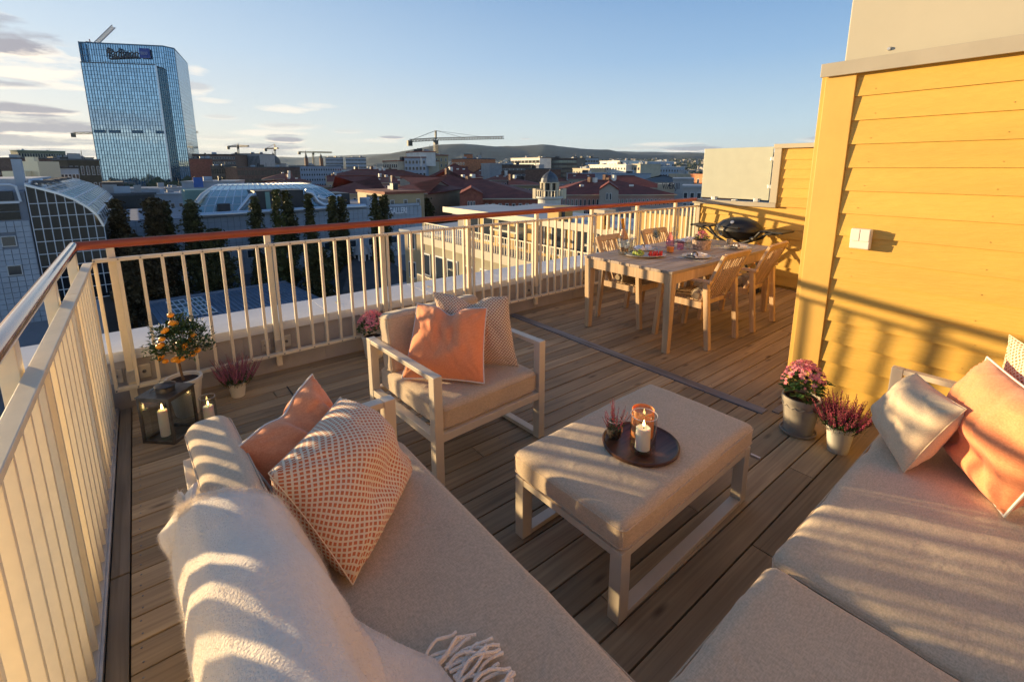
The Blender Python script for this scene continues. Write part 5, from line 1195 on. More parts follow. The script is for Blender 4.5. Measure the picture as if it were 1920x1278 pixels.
q = sg0+dT*20.3; MB().bar((q.x, q.y, Z2-5.1), (q.x+dT.x*6.0, q.y+dT.y*6.0, Z2-5.1), .8, 6.2).build('sign_square', mat('sign_blue', (.02,.06,.30), .5), tw)
text_part('sign_lettering', 'BLU', 2.6, (q.x+dT.x*.8+nT.x*.7, q.y+dT.y*.8+nT.y*.7, Z2-6.0), dT, mat('sign_pale', (.35,.42,.6), .5), tw, depth=.1, sx=.9)
def lattice(mb, a, b, w, n, r=.12, up=(0,0,1)):
    a = Vector(a); b = Vector(b); d = (b-a).normalized(); u = Vector(up); x = d.cross(u)
    x = x.normalized() if x.length > .01 else Vector((1,0,0)); y = x.cross(d).normalized()
    cs = [x*w/2+y*w/2, -x*w/2+y*w/2, -x*w/2-y*w/2, x*w/2-y*w/2]
    for c in cs: mb.bar(a+c, b+c, r)
    for k in range(n):
        p = a+(b-a)*k/n; q = a+(b-a)*(k+1)/n
        for i in range(4): mb.bar(p+cs[i], q+cs[(i+1) % 4], r*.7); mb.bar(p+cs[i], p+cs[(i+1) % 4], r*.7)
cr = thing('luffing_crane', 'white and red luffing crane jib rising from the glass tower roof', 'crane', (0,0,0))
p = at(178,84,440); q = at(213,50,440); m = MB(); lattice(m, p, q, 2.0, 12, .38); m.build('jib', mat('crane_white', (.55,.50,.48), .5), cr)
m = MB(); m.cbox((p.x-1.5, p.y, p.z-.6), (6, 4, 3.4)); m.bar(p+Vector((-2,0,0)), p+Vector((-2.5,0,3.0)), .6); m.build('machinery', mat('crane_red', (.30,.05,.04), .6), cr)
M_CRY = mat('crane_ochre', (.35,.26,.12), .6); M_CRD = mat('crane_dark', (.10,.10,.09), .6)
def crane(label, um, vb, vt, ul, vl, ur, vr, D, w, mt=M_CRY, apex=None, r=.25):
    c = thing('tower_crane', label, 'crane', (0,0,0), 0, 'tower cranes on the skyline')
    b = at(um, vb, D); t_ = at(um, vt, D); m = MB(); lattice(m, (b.x,b.y,GZ), t_, w, 24, r); m.build('mast', mt, c)
    l = at(ul, vl, D*1.02); rr = at(ur, vr, D*.97); hub = at(um, (vl+vr)/2, D)
    m = MB(); lattice(m, hub, rr, w*.8, 26, r*.8); m.build('jib', mt, c)
    m = MB(); lattice(m, hub, l, w*.8, 8, r); m.build('counter_jib', mt, c)
    MB().cbox((l.x, l.y, l.z-w*.8), (w*1.6, w, w*1.8)).build('counterweight', M_CRD, c)
    MB().cbox((hub.x, hub.y, hub.z-w), (w*1.2, w*1.2, w*1.4)).build('cab', M_CRD, c)
    if apex:
        ap_ = at(um, apex, D); m = MB(); m.bar(hub, ap_, w*.5); m.bar(ap_, l, r*.8); m.bar(ap_, hub+(rr-hub)*.45, r*.6); m.bar(ap_, hub+(rr-hub)*.8, r*.5); m.build('tie_bars', M_CRD, c)
    return c
crane('large tower crane with long lattice jib over the hilltop skyline', 817, 285, 262, 768, 264, 945, 258, 420, 2.6, M_CRD, 245, .42)
crane('small crane half hidden left behind the glass tower', 240, 300, 251, 137, 250, 372, 248, 620, 2.2, M_CRY, None, .4)
crane('tower crane above the brown office block right of the glass tower', 446, 300, 272, 428, 275, 466, 274, 700, 2, M_CRD, 270, .4)
crane('tower crane standing behind the domed church', 515, 300, 278, 498, 279, 521, 278, 800, 2.2, M_CRD, 270, .45)
crane('slim ochre tower crane between the two church spires', 587, 312, 287, 561, 285, 622, 286, 760, 2.2, M_CRY, None, .45)
# ---------------- left glass vault building
vt = thing('glass_vault_building', 'curved glass-roofed building at the left with a gridded glazed front', 'building', (0,0,0))
arc = [(47,347),(80,355),(110,363),(140,374),(165,389),(183,404),(195,424)]
FYV = 75.0
def onY(u, v, y):
    q = bearing(u, v); return Vector((0,0,CAMZ))+q*(y/q.y)
prof = [onY(u, v, FYV) for u, v in arc]
MB().prism([(prof[0].x, FYV+.6), (prof[-1].x, FYV+.6), (prof[-1].x, FYV+60), (prof[0].x, FYV+60)], GZ, prof[-1].z-.2).build('interior_core', M_DK, vt)
x0, x1 = prof[0].x, prof[-1].x
def arcz(x):
    for a_, b_ in zip(prof, prof[1:]):
        if x <= b_.x: return a_.z+(b_.z-a_.z)*(x-a_.x)/(b_.x-a_.x)
    return prof[-1].z
NCV = 8; row = 1.45
for i in range(NCV):
    xa = x0+(x1-x0)*i/NCV; xb = x0+(x1-x0)*(i+1)/NCV; z = -2.35
    g = MB(); g.quad((xa+.04, FYV, z+.05), (xb-.04, FYV, z+.05), (xb-.04, FYV, max(z+.06, arcz(xb)-.1)), (xa+.04, FYV, max(z+.06, arcz(xa)-.1)))
    if arcz(xa) > z+.3: g.build('glass_pane', M_CGL, vt, fix=False)
    k = 0
    while z-row*k > -13.5:
        zt = z-row*k; zb_ = zt-row
        top_a = min(zt-.04, arcz(xa)-.1); top_b = min(zt-.04, arcz(xb)-.1)
        if top_b > zb_+.1: 
            g = MB(); g.quad((xa+.04, FYV, zb_+.04), (xb-.04, FYV, zb_+.04), (xb-.04, FYV, top_b), (xa+.04, FYV, top_a)); g.build('glass_pane', M_CGL, vt, fix=False)
        k += 1
mu = MB()
for i in range(NCV+1):
    x = x0+(x1-x0)*i/NCV; mu.box(x-.038, x+.038, FYV-.16, FYV-.02, -13.5, arcz(x))
for k in range(9):
    z = -2.35-row*k; mu.box(x0, x1, FYV-.14, FYV-.03, z-.04, z+.04)
mu.build('mullions', M_ATM, vt)
m = MB()
for a_, b_ in zip(prof, prof[1:]): m.bar((a_.x, FYV-.15, a_.z), (b_.x, FYV-.15, b_.z), .45, .22)
m.build('roof_verge', M_PIPEM, vt)
# barrel roof glazing panels running back
rg = random.Random(2)
for s in range(len(prof)-1):
    for k in range(12):
        ya = FYV+k*4; yb = ya+3.85; a_, b_ = prof[s], prof[s+1]; up_ = 2.2*(ya-FYV)/48; up2 = 2.2*(yb-FYV)/48
        sh = 0
        g = MB(); e = .06; p0 = a_+(b_-a_)*e; p1 = a_+(b_-a_)*(1-e)
        g.v = [(p0.x, ya, p0.z+.1), (p1.x, ya, p1.z+.1), (p1.x, yb, p1.z+.1), (p0.x, yb, p0.z+.1), (p0.x, ya, p0.z), (p1.x, ya, p1.z), (p1.x, yb, p1.z), (p0.x, yb, p0.z)]
        g.f = [(0,1,2,3), (7,6,5,4), (0,4,5,1), (1,5,6,2), (2,6,7,3), (3,7,4,0)]; g.build('roof_pane', M_VGL, vt)
m = MB()
for s in range(len(prof)): m.bar((prof[s].x, FYV, prof[s].z+.12), (prof[s].x, FYV+48, prof[s].z+.12), .16, .16)
for k in range(13):
    for a_, b_ in zip(prof, prof[1:]): m.bar((a_.x, FYV+k*4, a_.z+.1), (b_.x, FYV+k*4, b_.z+.1), .10, .12)
m.build('roof_ribs', M_ATM, vt)
for k in range(4): MB().cbox((prof[1].x-.3, FYV+5+k*7, prof[1].z+.8), (1.6, 3.2, .3)).build('roof_hatch', M_ROOFG, vt)
# white-tiled wing to its left with deep-set windows
wg = thing('tiled_office_wing', 'pale tiled office wing with small square windows at the left edge', 'building', (0,0,0))
xw = onY(47,352,FYV).x-.15; xL = -26
MB().prism([(xL, FYV+.25), (xw, FYV+.25), (xw, FYV+30), (xL, FYV+30)], GZ, -1.0).build('wall', M_TILEJ, wg)
ztile = -4.2; holes = []
tw_, th_ = .62, .62
wins = [(onY(22,400,FYV), 3.2)]
wz = [(-5.9,-6.9), (-9.2,-10.2)]
wx = [(-12.35,-11.35), (-15.2,-14.2), (-18,-17)]
bnd = MB()
i = 0
tiles = MB(); big = 0
x = xw-.05
while x-tw_ > xL+.1:
    z = ztile
    while z-th_ > -16:
        blocked = any(a_ > z-th_+.05 and b_ < z-.05 and c_ < x-.05 and d_ > x-tw_+.05 for a_, b_ in wz for c_, d_ in wx)
        if not blocked:
            if x > -14.5 and z > -13.5: MB().box(x-tw_+.02, x-.02, FYV+.10, FYV+.249, z-th_+.02, z-.02).build('facade_tile', M_TILE, wg)
            else: tiles.box(x-tw_+.02, x-.02, FYV+.10, FYV+.249, z-th_+.02, z-.02)
        z -= th_
    x -= tw_
tag(tiles.build('facade_tiles', M_TILE, wg), kind='stuff')
for a_, b_ in wz:
    for c_, d_ in wx:
        MB().box(c_-.1, d_+.1, FYV+.0, FYV+.12, b_-.1, a_+.1).build('window_frame', M_WFR, wg); MB().box(c_, d_, FYV-.03, FYV-.002, b_, a_).build('window_pane', M_WIN, wg)
for k in range(5):
    xa = xw-.6-2.0*(k+1)
    for j in range(2): MB().box(xa+.06, xa+1.94, FYV+.12, FYV+.24, -4.1+.06+j*.95, -3.2+j*.95).build('window_pane', M_CGL, wg)
    MB().box(xa-.05, xa+.05, FYV+.05, FYV+.24, -4.15, -2.2).build('mullion', M_ATM, wg)
MB().box(xL, xw-.5, FYV+.0, FYV+.23, -2.25, -2.0).build('string_course', M_ATM, wg)
MB().box(xL, xw-.9, FYV-.1, FYV+.25, -1.9, -.9).build('terrace_front', M_DK, wg)
MB().box(xL, xw, FYV+6, FYV+24, -1.0, .35).build('roof_storey', M_TILE, wg)
MB().tube([(xw-7.0, FYV, -2.0), (xw-6.8, FYV, -.35), (xw-6.4, FYV, -.2), (xw-1.0, FYV, -.2), (xw-.55, FYV, -.4), (xw-.4, FYV, -2.1)], .13, 8).build('portal_frame', M_ATM, wg)
MB().box(xw-1.1, xw-.3, FYV+4, FYV+5, -.5, 2.6).build('chimney', M_TILE, wg)
MB().tube([(xw-.2, FYV+4.5, -.9), (xw+.2, FYV+4.5, .1), (xw+.9, FYV+4.5, .15), (xw+1.2, FYV+4.5, -.9)], .35, 10).build('duct', M_PIPEM, wg)
# ---------------- shopping arcade with atrium, letters and ducts
ga = thing('gallery_building', 'long pale tiled arcade building behind the poplars with GALLERI lettering', 'building', (0,0,0))
GYv = 88.0
gx0, gx1 = -3.5, 45.4
MB().prism([(gx0, GYv+.3), (gx1, GYv+.3), (gx1, GYv+26), (gx0, GYv+26)], GZ, -6.0).build('wall', M_TILEJ, ga)
tl = MB(); x = gx0
while x < gx1-.1:
    z = -6.1
    while z > -16:
        tl.box(x+.03, x+.87, GYv+.18, GYv+.299, z-.87, z-.03); z -= .9
    x += .9
tag(tl.build('facade_tiles', M_TILE, ga), kind='stuff')
f = MB(); p = MB()
for zc in (-9.2, -12.6):
    for k in range(11):
        xc = 1.5+k*4.2; f.box(xc-.95, xc+.95, GYv+.10, GYv+.179, zc-.75, zc+.75); p.box(xc-.8, xc+.8, GYv+.05, GYv+.099, zc-.6, zc+.6)
tag(f.build('window_frames', M_WFR, ga), kind='stuff'); tag(p.build('window_panes', M_WIN, ga), kind='stuff')
MB().tube([(6.6, GYv+.2, -5.7), (7.4, GYv-.2, -5.72), (31, GYv-.2, -5.55), (34, GYv, -5.6)], .42, 12).build('parapet_duct', M_PIPEM, ga, smooth=True)
MB().box(34, gx1, GYv-.1, GYv+.3, -6.0, -5.5).build('parapet', M_TILE, ga)
a_, b_ = onY(729,402,GYv), onY(765,398,GYv)
text_part('sign_lettering', 'GALLERI', 1.75, (a_.x-.1, GYv-.35, a_.z+.1), (1,0,0), mat('white_sign_letters', (.85,.86,.9), .4), ga, depth=.08, bold=.03, sx=.60)
MB().box(34.8, 37.2, GYv+1, GYv+5, -6, -4.2).build('roof_box', M_TILE, ga)
MB().box(onY(620,365,GYv).x, onY(680,365,GYv).x-.4, GYv+6, GYv+14, -6, onY(650,362,GYv+6).z).build('roof_box', M_DK, ga)
# atrium
top = [onY(u, v, 104) for u, v in [(400,352),(440,348),(565,344),(590,352)]]
zb0 = -5.9; xb0 = onY(362,395,92).x; xb1 = onY(640,386,92).x; NA = 18
bt = [Vector((xb0+(xb1-xb0)*k/NA, 91-2.0*math.sin(math.pi*k/NA)*0, zb0)) for k in range(NA+1)]
tx0, tx1 = onY(412,350,104).x, onY(562,344,104).x; ztp = -1.35
def atr(k, s):   # s 0..1 up the curved glass front
    b_ = bt[k]; tx = tx0+(tx1-tx0)*k/NA; an = s*math.pi/2
    return Vector((b_.x+(tx-b_.x)*(1-math.cos(an))**.8, 91+13*(1-math.cos(an)), zb0+(ztp-zb0)*math.sin(an)))
for k in range(NA):
    for j in range(5):
        q = [atr(k, j/5), atr(k+1, j/5), atr(k+1, (j+1)/5), atr(k, (j+1)/5)]; c0 = sum(q, Vector())/4; q = [c0+(w_-c0)*.93 for w_ in q]
        g = MB(); g.quad(*q); g.build('atrium_pane', M_ATG, ga, fix=False)
m = MB()
for k in range(NA+1):
    for j in range(5): m.bar(atr(k, j/5), atr(k, (j+1)/5), .14, .14)
for j in range(6):
    for k in range(NA): m.bar(atr(k, j/5), atr(k+1, j/5), .12, .12)
for k in range(NA): m.bar(atr(k, 1), (atr(k,1)+atr(k+1,1))/2+Vector((0,1.5,-.9)), .12); m.bar((atr(k,1)+atr(k+1,1))/2+Vector((0,1.5,-.9)), atr(k+1,1), .12)
m.build('atrium_ribs', M_ATM, ga)
MB().prism([(xb0, 105), (xb1, 105), (xb1, 112), (xb0, 112)], zb0, -2.4).build('atrium_back', M_GRN, ga)
MB().tube([onY(360,400,91), onY(366,384,91), onY(380,366,93), onY(400,352,100)], .38, 10).build('atrium_end_duct', mat('sun_tinted_duct', (.75,.66,.58), .25, .5), ga, smooth=True)  # paler, warmer than the other ducts: sunlight put into its colour
q0, q1 = onY(479,390,90), onY(570,390,90)
MB().box(q0.x, q1.x, 89.6, 97, zb0, onY(520,357,90).z).build('plant_room', M_DK, ga)
MB().box(q0.x+1.6, q0.x+2.3, 89.5, 89.59, zb0, onY(520,357,90).z-.2).build('louvre', M_GRN, ga)
MB().tube([onY(446,396,89.5), onY(456,384,89.5), onY(470,366,89.5), onY(480,364,89.5)], .3, 10).build('duct', M_PIPEM, ga, smooth=True)
MB().tube([onY(572,360,89.3), onY(584,362,89.3), onY(595,378,89.3), onY(606,384,89.3), onY(630,384,89.3)], .5, 12).build('duct', M_PIPEM, ga, smooth=True)
MB().tube([onY(596,370,89.3), onY(602,373,89.3), onY(618,374,89.3), onY(640,369,89.3)], .5, 12).build('duct', M_PIPEM, ga, smooth=True)
MB().box(onY(407,390,91).x, onY(430,390,91).x, 89.8, 90.9, zb0, onY(415,382,90).z).build('roof_box', M_DK, ga)
# end building of the arcade, ochre, with sunny side
building('ochre three-storey end block with white casement windows next to the GALLERI wall', 722, 795, 363, 97, 101, 14, M_WY, nc=3, nr=4, fw=.22, fh=.5, zspan=11, roof=M_ROOFR2)
# ---------------- poplars
def poplar(label, u, v, D, w, seed, hb=GZ, gold=False, dens=1500):
    tp = at(u, v, D); t = thing('poplar_tree', label, 'tree', (tp.x, tp.y, hb), 0, 'columnar trees on the square'); H = tp.z-hb; rg = random.Random(seed)
    MB().tube([(0,0,0), (.1,0,H*.4), (0,.1,H*.9)], [.28,.2,.05], 8).build('trunk', M_STEM, t)
    m = MB()
    lobes = [(rg.uniform(-.45,.45)*w, rg.uniform(-.3,.3)*w, rg.uniform(.2,.97), rg.uniform(.25,.5)) for _ in range(44)]
    n = int(dens*w/2.6)
    for k in range(n):
        if rg.random() < .8:
            lx, ly, lz, lr = rg.choice(lobes); z = H*(lz+rg.gauss(0,.032)); x = lx*max(.1,(1.05-lz)*1.3)+rg.gauss(0,.24)*lr*w; y = ly+rg.gauss(0,.24)*lr*w
        else:
            s = rg.random()**.8; z = H*(.12+.88*s); r_ = w*.56*(math.sin(min(1, (1-s)*3.0+.05)*math.pi/2))*(.72+.28*math.sin(s*9+seed))*math.sqrt(rg.random()); a = rg.random()*6.283; x = r_*math.cos(a); y = r_*math.sin(a)
        if z > H: z = H-rg.random()*.3
        d = Vector((rg.gauss(0,1), rg.gauss(0,1), rg.gauss(0,.8))).normalized(); s1 = d.cross(Vector((rg.random(), rg.random(), 1))).normalized(); l = rg.uniform(.2,.6)
        p = Vector((x, y, z)); m.quad(p-s1*l*.45, p+d*l*.5, p+s1*l*.45, p-d*l*.5)
    m.build('crown', (M_POP, M_POPG, M_POPB)[int(gold)], t, fix=False)
M_POPB = mat('poplar_leaf_brown', (.15,.10,.04), .7, 0, var=.4, scale=.9, col2=(.04,.036,.018)); M_POP = mat('poplar_leaf', (.13,.125,.04), .7, 0, var=.4, scale=.9, col2=(.030,.036,.016)); M_POPG = mat('poplar_leaf_gold', (.15,.15,.035), .7, 0, var=.4, scale=1.2, col2=(.06,.07,.025))
for i, (u, v, D, w, g, lb) in enumerate([(216,374,80,3.9,2,'brownish-green columnar tree next to the curved glass building'), (283,372,80,4.3,2,'broad dark columnar tree left of the two below the glass tower'), (303,378,82,3.8,0,'dark columnar tree right behind the broad one below the tower'), (356,375,79,3.5,0,'columnar tree in front of the left end of the glass atrium'),
        (475,370,80,2.7,0,'narrow columnar tree left of the dark plant room'), (516,356,80,2.2,1,'gold-tipped columnar tree before the dark plant room'), (537,358,81,3.0,0,'tallest columnar tree before the dark plant room'), (577,364,80,2.6,0,'columnar tree at the right end of the dark plant room'), (622,368,79,2.8,0,'left one of two columnar trees beside the rolled ducts'), (640,369,80,2.7,0,'right one of two columnar trees beside the rolled ducts'), (703,364,80,2.5,0,'left one of two columnar trees by the GALLERI lettering'), (719,366,81,2.7,0,'right one of two columnar trees by the GALLERI lettering'), (592,455,72,4.2,0,'low bushy tree behind the grey hip roof'), (250,440,76,6.5,2,'low brown-green tree between the tall columnar ones on the left'), (400,430,77,5,0,'low dark tree in the gap right of the atrium end'), (800,372,105,4.5,0,'bushy dark tree in the courtyard behind the ochre block')]):
    poplar(lb, u, v, D, w, i+3, gold=g, dens=4200)
# ---------------- square below: hip-roof pavilion, blue-grey shed, small kiosk
pvn = thing('market_pavilion', 'dark hip-roofed pavilion with a white glazed cupola on the square', 'pavilion', (0,0,0))
P0, P1, P2, P3 = Vector((21.4,66.7,0)), Vector((34.5,68.5,0)), Vector((36.5,82,0)), Vector((22.3,82.8,0))
ze = -16.5; m = MB(); cn = (P0+P1+P2+P3)/4; ov = [cn+(q-cn)*1.03 for q in (P0,P1,P2,P3)]; ra = cn+Vector((-2.2,0,0)); rb = cn+Vector((2.2,0,0)); zr = -12.9
m.v = [(q.x,q.y,ze) for q in ov]+[(ra.x,ra.y,zr),(rb.x,rb.y,zr)]+[(q.x,q.y,ze-.25) for q in ov]; m.f = [(0,1,5,4),(1,2,5),(2,3,4,5),(3,0,4),(0,6,7,1),(1,7,8,2),(2,8,9,3),(3,9,6,0),(9,8,7,6)]; m.build('roof', mat('dark_slate', (.07,.07,.075), .8, var=.2, scale=.8), pvn)
for a_, b_ in ((P0,P1),(P0,P3)):
    for k in range(9):
        q = a_+(b_-a_)*k/8; MB().box(q.x-.18, q.x+.18, q.y-.18, q.y+.18, GZ+.1, ze-.3).build('column', M_WFR, pvn)
MB().prism([tuple(cn+(q-cn)*.9)[:2] for q in (P0,P1,P2,P3)], GZ+.1, ze-.3).build('stall_wall', M_WB, pvn)
for a_, b_ in ((ov[0],ov[1]),(ov[0],ov[3])): MB().bar((a_.x,a_.y,ze-.15), (b_.x,b_.y,ze-.15), .3, .35).build('fascia', M_WFR, pvn)
cu = at(687,495,75)
cpx, cpy = cn.x-.8, cn.y
MB().lathe([(1.15,0),(1.15,1.1)], (cpx,cpy,zr-.4), 8, cap=False).build('cupola_glass', M_CGL, pvn)
m = MB()
for k in range(8): a = k*math.pi/4; m.box(cpx+1.2*math.cos(a)-.1, cpx+1.2*math.cos(a)+.1, cpy+1.2*math.sin(a)-.1, cpy+1.2*math.sin(a)+.1, zr-.5, zr+.8)
m.build('cupola_posts', M_WFR, pvn)
MB().lathe([(1.45,.7),(1.45,.85),(1.3,.9),(1.15,1.5),(.8,2.1),(.4,2.5),(0,2.65)], (cpx,cpy,zr-.1), 16, cap=False).build('cupola_dome', M_ROOFL, pvn, smooth=False)
sh = thing('metal_shed', 'blue-grey ribbed metal roof with skylights low in the square', 'shed', (0,0,0))
S0, S1, S2, S3 = Vector((1.2,57,0)), Vector((19,56,0)), Vector((15.5,73,0)), Vector((-.8,71.8,0))
M_SHED = mat('blue_grey_sheet', (.20,.25,.33), .5, .2, var=.12, scale=.4)
m = MB(); m.v = [(S0.x,S0.y,-16.2),(S1.x,S1.y,-16.2),(S2.x,S2.y,-14.9),(S3.x,S3.y,-14.9)]+[(q.x,q.y,GZ+.1) for q in (S0,S1,S2,S3)]; m.f = [(0,1,2,3),(0,4,5,1),(1,5,6,2),(2,6,7,3),(3,7,4,0),(7,6,5,4)]; m.build('body', M_SHED, sh)
rb_ = MB()
for k in range(31):
    f_ = k/30; a_ = S0+(S1-S0)*f_; b_ = S3+(S2-S3)*f_; rb_.bar((a_.x,a_.y,-16.15), (b_.x,b_.y,-14.85), .12, .12)
rb_.bar((S3.x,S3.y,-14.8), (S2.x,S2.y,-14.8), .5, .3); rb_.build('ribs', M_SHED, sh)
for (f0, f1, g0, g1) in ((.11,.22,.5,.93),(.24,.33,.5,.93)):
    qs = [(S0+(S1-S0)*f_)*(1-g)+(S3+(S2-S3)*f_)*g+Vector((0,0,-16.2*(1-g)-14.9*g+.15)) for f_, g in ((f0,g0),(f1,g0),(f1,g1),(f0,g1))]
    mm = MB(); mm.quad(*qs); mm.build('skylight', M_ATG, sh, fix=False)
    fr_ = MB()
    for k in range(5): fr_.bar(qs[0]+(qs[3]-qs[0])*k/4, qs[1]+(qs[2]-qs[1])*k/4, .12)
    for k in range(4): fr_.bar(qs[0]+(qs[1]-qs[0])*k/3, qs[3]+(qs[2]-qs[3])*k/3, .12)
    fr_.build('skylight_frame', M_ATM, sh)
building('low white-framed kiosk by the corner of the railing', 168, 196, 590, 62, 62, 5, M_WG, nc=2, nr=1, roof=M_ROOFL)
# ---------------- residential wing on the right, stepped terraces
rw = thing('apartment_wing', 'yellow stepped apartment wing with balconies running away at the right', 'building', (0,0,0))
WX = 15.0; Y0, Y1 = 7.5, 28.5
MB().prism([(WX,Y0),(WX+9,Y0),(WX+9,Y1),(WX,Y1)], GZ, -3.45).build('wall', cm('shade_toned_wing_render', (.30,.26,.17), .8, .2), rw)  # wall render darkened and greyed, its shade put into the colour
MB().box(WX-.25, WX+.02, Y0, Y1+.1, -3.44, -2.95).build('terrace_edge', M_WC, rw)
MB().box(WX+.021, WX+2.6, Y0, Y1, -3.44, -3.3).build('terrace_floor', M_ROOFL, rw)
MB().prism([(WX+2.6,Y0),(WX+5,Y0),(WX+5,Y1-1),(WX+2.6,Y1-1)], -3.44, -1.25).build('penthouse', M_PY, rw)
MB().box(WX+1.2, WX+5.4, Y0-.2, Y1-.6, -1.24, -1.02).build('flat_roof', M_ROOFL, rw)
MB().box(WX+1.15, WX+1.2, Y0-.2, Y1-.6, -1.34, -.98).build('roof_fascia', M_BEIGE, rw)
f = MB(); p = MB(); win_grid(f, p, (WX+2.6, Y1-1.5), (WX+2.6, Y0), -3.2, -1.4, 12, 1, .55, .8); tag(f.build('window_frames', M_WFR, rw, fix=False), kind='stuff'); tag(p.build('window_panes', M_WIN, rw, fix=False), kind='stuff')
m = MB(); y = Y0
while y < Y1: m.box(WX-.12, WX-.09, y-.02, y+.02, -2.95, -2.05); y += .22
m.box(WX-.14, WX-.07, Y0, Y1, -2.05, -2.0); tag(m.build('terrace_balusters', M_CREAM, rw), kind='stuff')
for fl in range(5):
    z = -6.2-fl*2.9
    for k in range(4):
        ya = Y0+.8+k*5.2; MB().box(WX-1.25, WX-.001, ya, ya+3.4, z-.15, z).build('balcony_slab', M_WC, rw); 
        bb = MB(); yy2 = ya
        while yy2 < ya+3.4: bb.box(WX-1.24, WX-1.20, yy2, yy2+.05, z, z+.95); yy2 += .2
        bb.box(WX-1.27, WX-1.18, ya, ya+3.4, z+.95, z+1.0); bb.build('balcony_rail', M_CREAM, rw)
        f = MB(); p = MB(); win_grid(f, p, (WX, ya+3.2), (WX, ya+.2), z+.02, z+2.2, 2, 1, .7, .85); f.build('window_frame', M_WFR, rw, fix=False); p.build('window_pane', M_WIN, rw, fix=False)
        f = MB(); p = MB(); win_grid(f, p, (WX, ya+4.9), (WX, ya+3.8), z+.5, z+2.1, 1, 1, .8, .85); f.build('window_frame', M_WFR, rw, fix=False); p.build('window_pane', M_WIN, rw, fix=False)
for y_ in (12, 19.5): MB().box(WX+.9, WX+2.55, y_, y_+2.6, -1.95, -1.85).build('awning', M_BEIGE, rw)
hd = MB(); rg = random.Random(8)
for k in range(700):
    q = Vector((WX+.25+rg.gauss(0,.1), rg.uniform(12.6,16.2), -2.95+abs(rg.gauss(0,.22)))); d = Vector((rg.gauss(0,1), rg.gauss(0,1), rg.random())).normalized()*.1; s_ = d.cross(Vector((0,0,1))).normalized()*.03; hd.quad(q-s_, q+d*.5, q+s_, q-d*.5)
tag(hd.build('terrace_hedge', M_LEAF, None, fix=False), 'green hedge in a trough on the apartment wing terrace', 'hedge')
rc = thing('apartment_wing', 'far yellow apartment block closing the courtyard with a cream roof lit by sun', 'building', (0,0,0))
MB().prism([(21,29.5),(40,33.5),(38,44),(19,40)], GZ, -4.2).build('wall', M_WY, rc)
MB().prism([(20.7,29.2),(40.4,33.3),(38.2,44.4),(18.6,40.3)], -4.19, -3.95).build('flat_roof', M_ROOFL, rc)
MB().prism([(24,31.5),(37,34.2),(36,40),(23,37)], -3.94, -2.6).build('roof_storey', M_WC, rc)
MB().prism([(23.6,31.2),(37.4,34),(36.3,40.4),(22.6,37.3)], -2.59, -2.42).build('roof', M_ROOFL, rc)
f = MB(); p = MB(); win_grid(f, p, (21,29.5), (40,33.5), -14.5, -3.6, 9, 4, .4, .5); tag(f.build('window_frames', M_WFR, rc, fix=False), kind='stuff'); tag(p.build('window_panes', M_WIN, rc, fix=False), kind='stuff')
f = MB(); p = MB(); win_grid(f, p, (19,40), (21,29.5), -14.5, -3.6, 5, 4, .4, .5); tag(f.build('window_frames', M_WFR, rc, fix=False), kind='stuff'); tag(p.build('window_panes', M_WIN, rc, fix=False), kind='stuff')
def rooftop(label, x0, x1, y0, y1, z0, z1, wallm, roofm, name='rooftop_hut'):
    t = thing(name, label, 'roof hut', (x0, y0, z0)); MB().box(0, x1-x0, 0, y1-y0, 0, z1-z0-.15).build('wall', wallm, t); MB().box(-.15, x1-x0+.15, -.15, y1-y0+.15, z1-z0-.149, z1-z0).build('roof', roofm, t)
    MB().box(.2*(x1-x0), .4*(x1-x0), -.05, -.001, .2, (z1-z0)*.7).build('door', M_DK, t); return t
a_ = at(1057,388,23.5); rooftop('large plain yellow stair hut standing on the apartment wing roof', a_.x-.35, a_.x+.65, a_.y, a_.y+.8, -1.015, a_.z, M_PY, M_PY)
a_ = at(1138,393,20.5); rooftop('small yellow chimney block with white cap on the wing roof', a_.x-.18, a_.x+.25, a_.y, a_.y+.4, -1.015, a_.z, M_PY, M_WC)
a_ = at(1222,389,17.5); rooftop('wide yellow penthouse with dark sloping roof next to the end wall', a_.x-.3, a_.x+1.9, a_.y-1.6, a_.y+.4, -3.3, a_.z, M_PY, M_ROOFG)
a_ = at(915,398,31); rooftop('low white-sided roof hut catching the sun in the courtyard', a_.x, a_.x+3.2, a_.y, a_.y+3, -4.0, at(915,398,31).z, M_WW, M_ROOFL)
# ---------------- mid-distance blocks with red roofs
roof_building('long red-roofed block left of centre, its eaves above pale walls', 478, 622, 352, 337, 150, 26, M_WC, M_ROOFR2, 12, 2, D1=158)
roof_building('broad red hip-roofed block behind the rolled ducts', 590, 724, 363, 330, 130, 30, M_WC, M_ROOFR, 10, 2, D1=128)
roof_building('red hip-roofed corner block above the GALLERI lettering', 700, 800, 362, 331, 118, 28, M_WY, M_ROOFR, 8, 2, D1=112)
roof_building('long low red roof further back behind the GALLERI corner', 610, 800, 331, 318, 230, 24, M_WC, M_ROOFR, 14, 2, chim=5)
roof_building('red-roofed apartment block with pale balconies below the large crane', 800, 905, 333, 307, 190, 24, M_WBL, M_ROOFR, 12, 3, fw=.5, sky=4)
roof_building('red-roofed courtyard block with a rounded beige gable', 775, 905, 353, 322, 140, 24, M_WP, M_ROOFR, 14, 3, chim=4, zspan=9)
roof_building('dark red roof block with brick gable right of the beige gable', 868, 1020, 372, 335, 105, 30, M_WR, M_ROOFR, 12, 2, hip=(0,1), chim=2)
roof_building('pink rendered block with many windows behind the domed turret', 1030, 1265, 368, 338, 120, 24, M_WP, M_ROOFR, 30, 4, zspan=12, D1=128, ve1=362, chim=6, sky=3)
roof_building('red roof block far right of the turret beside the white sign wall', 1130, 1250, 352, 330, 150, 20, M_WC, M_ROOFR, 10, 2, hip=(0,1))
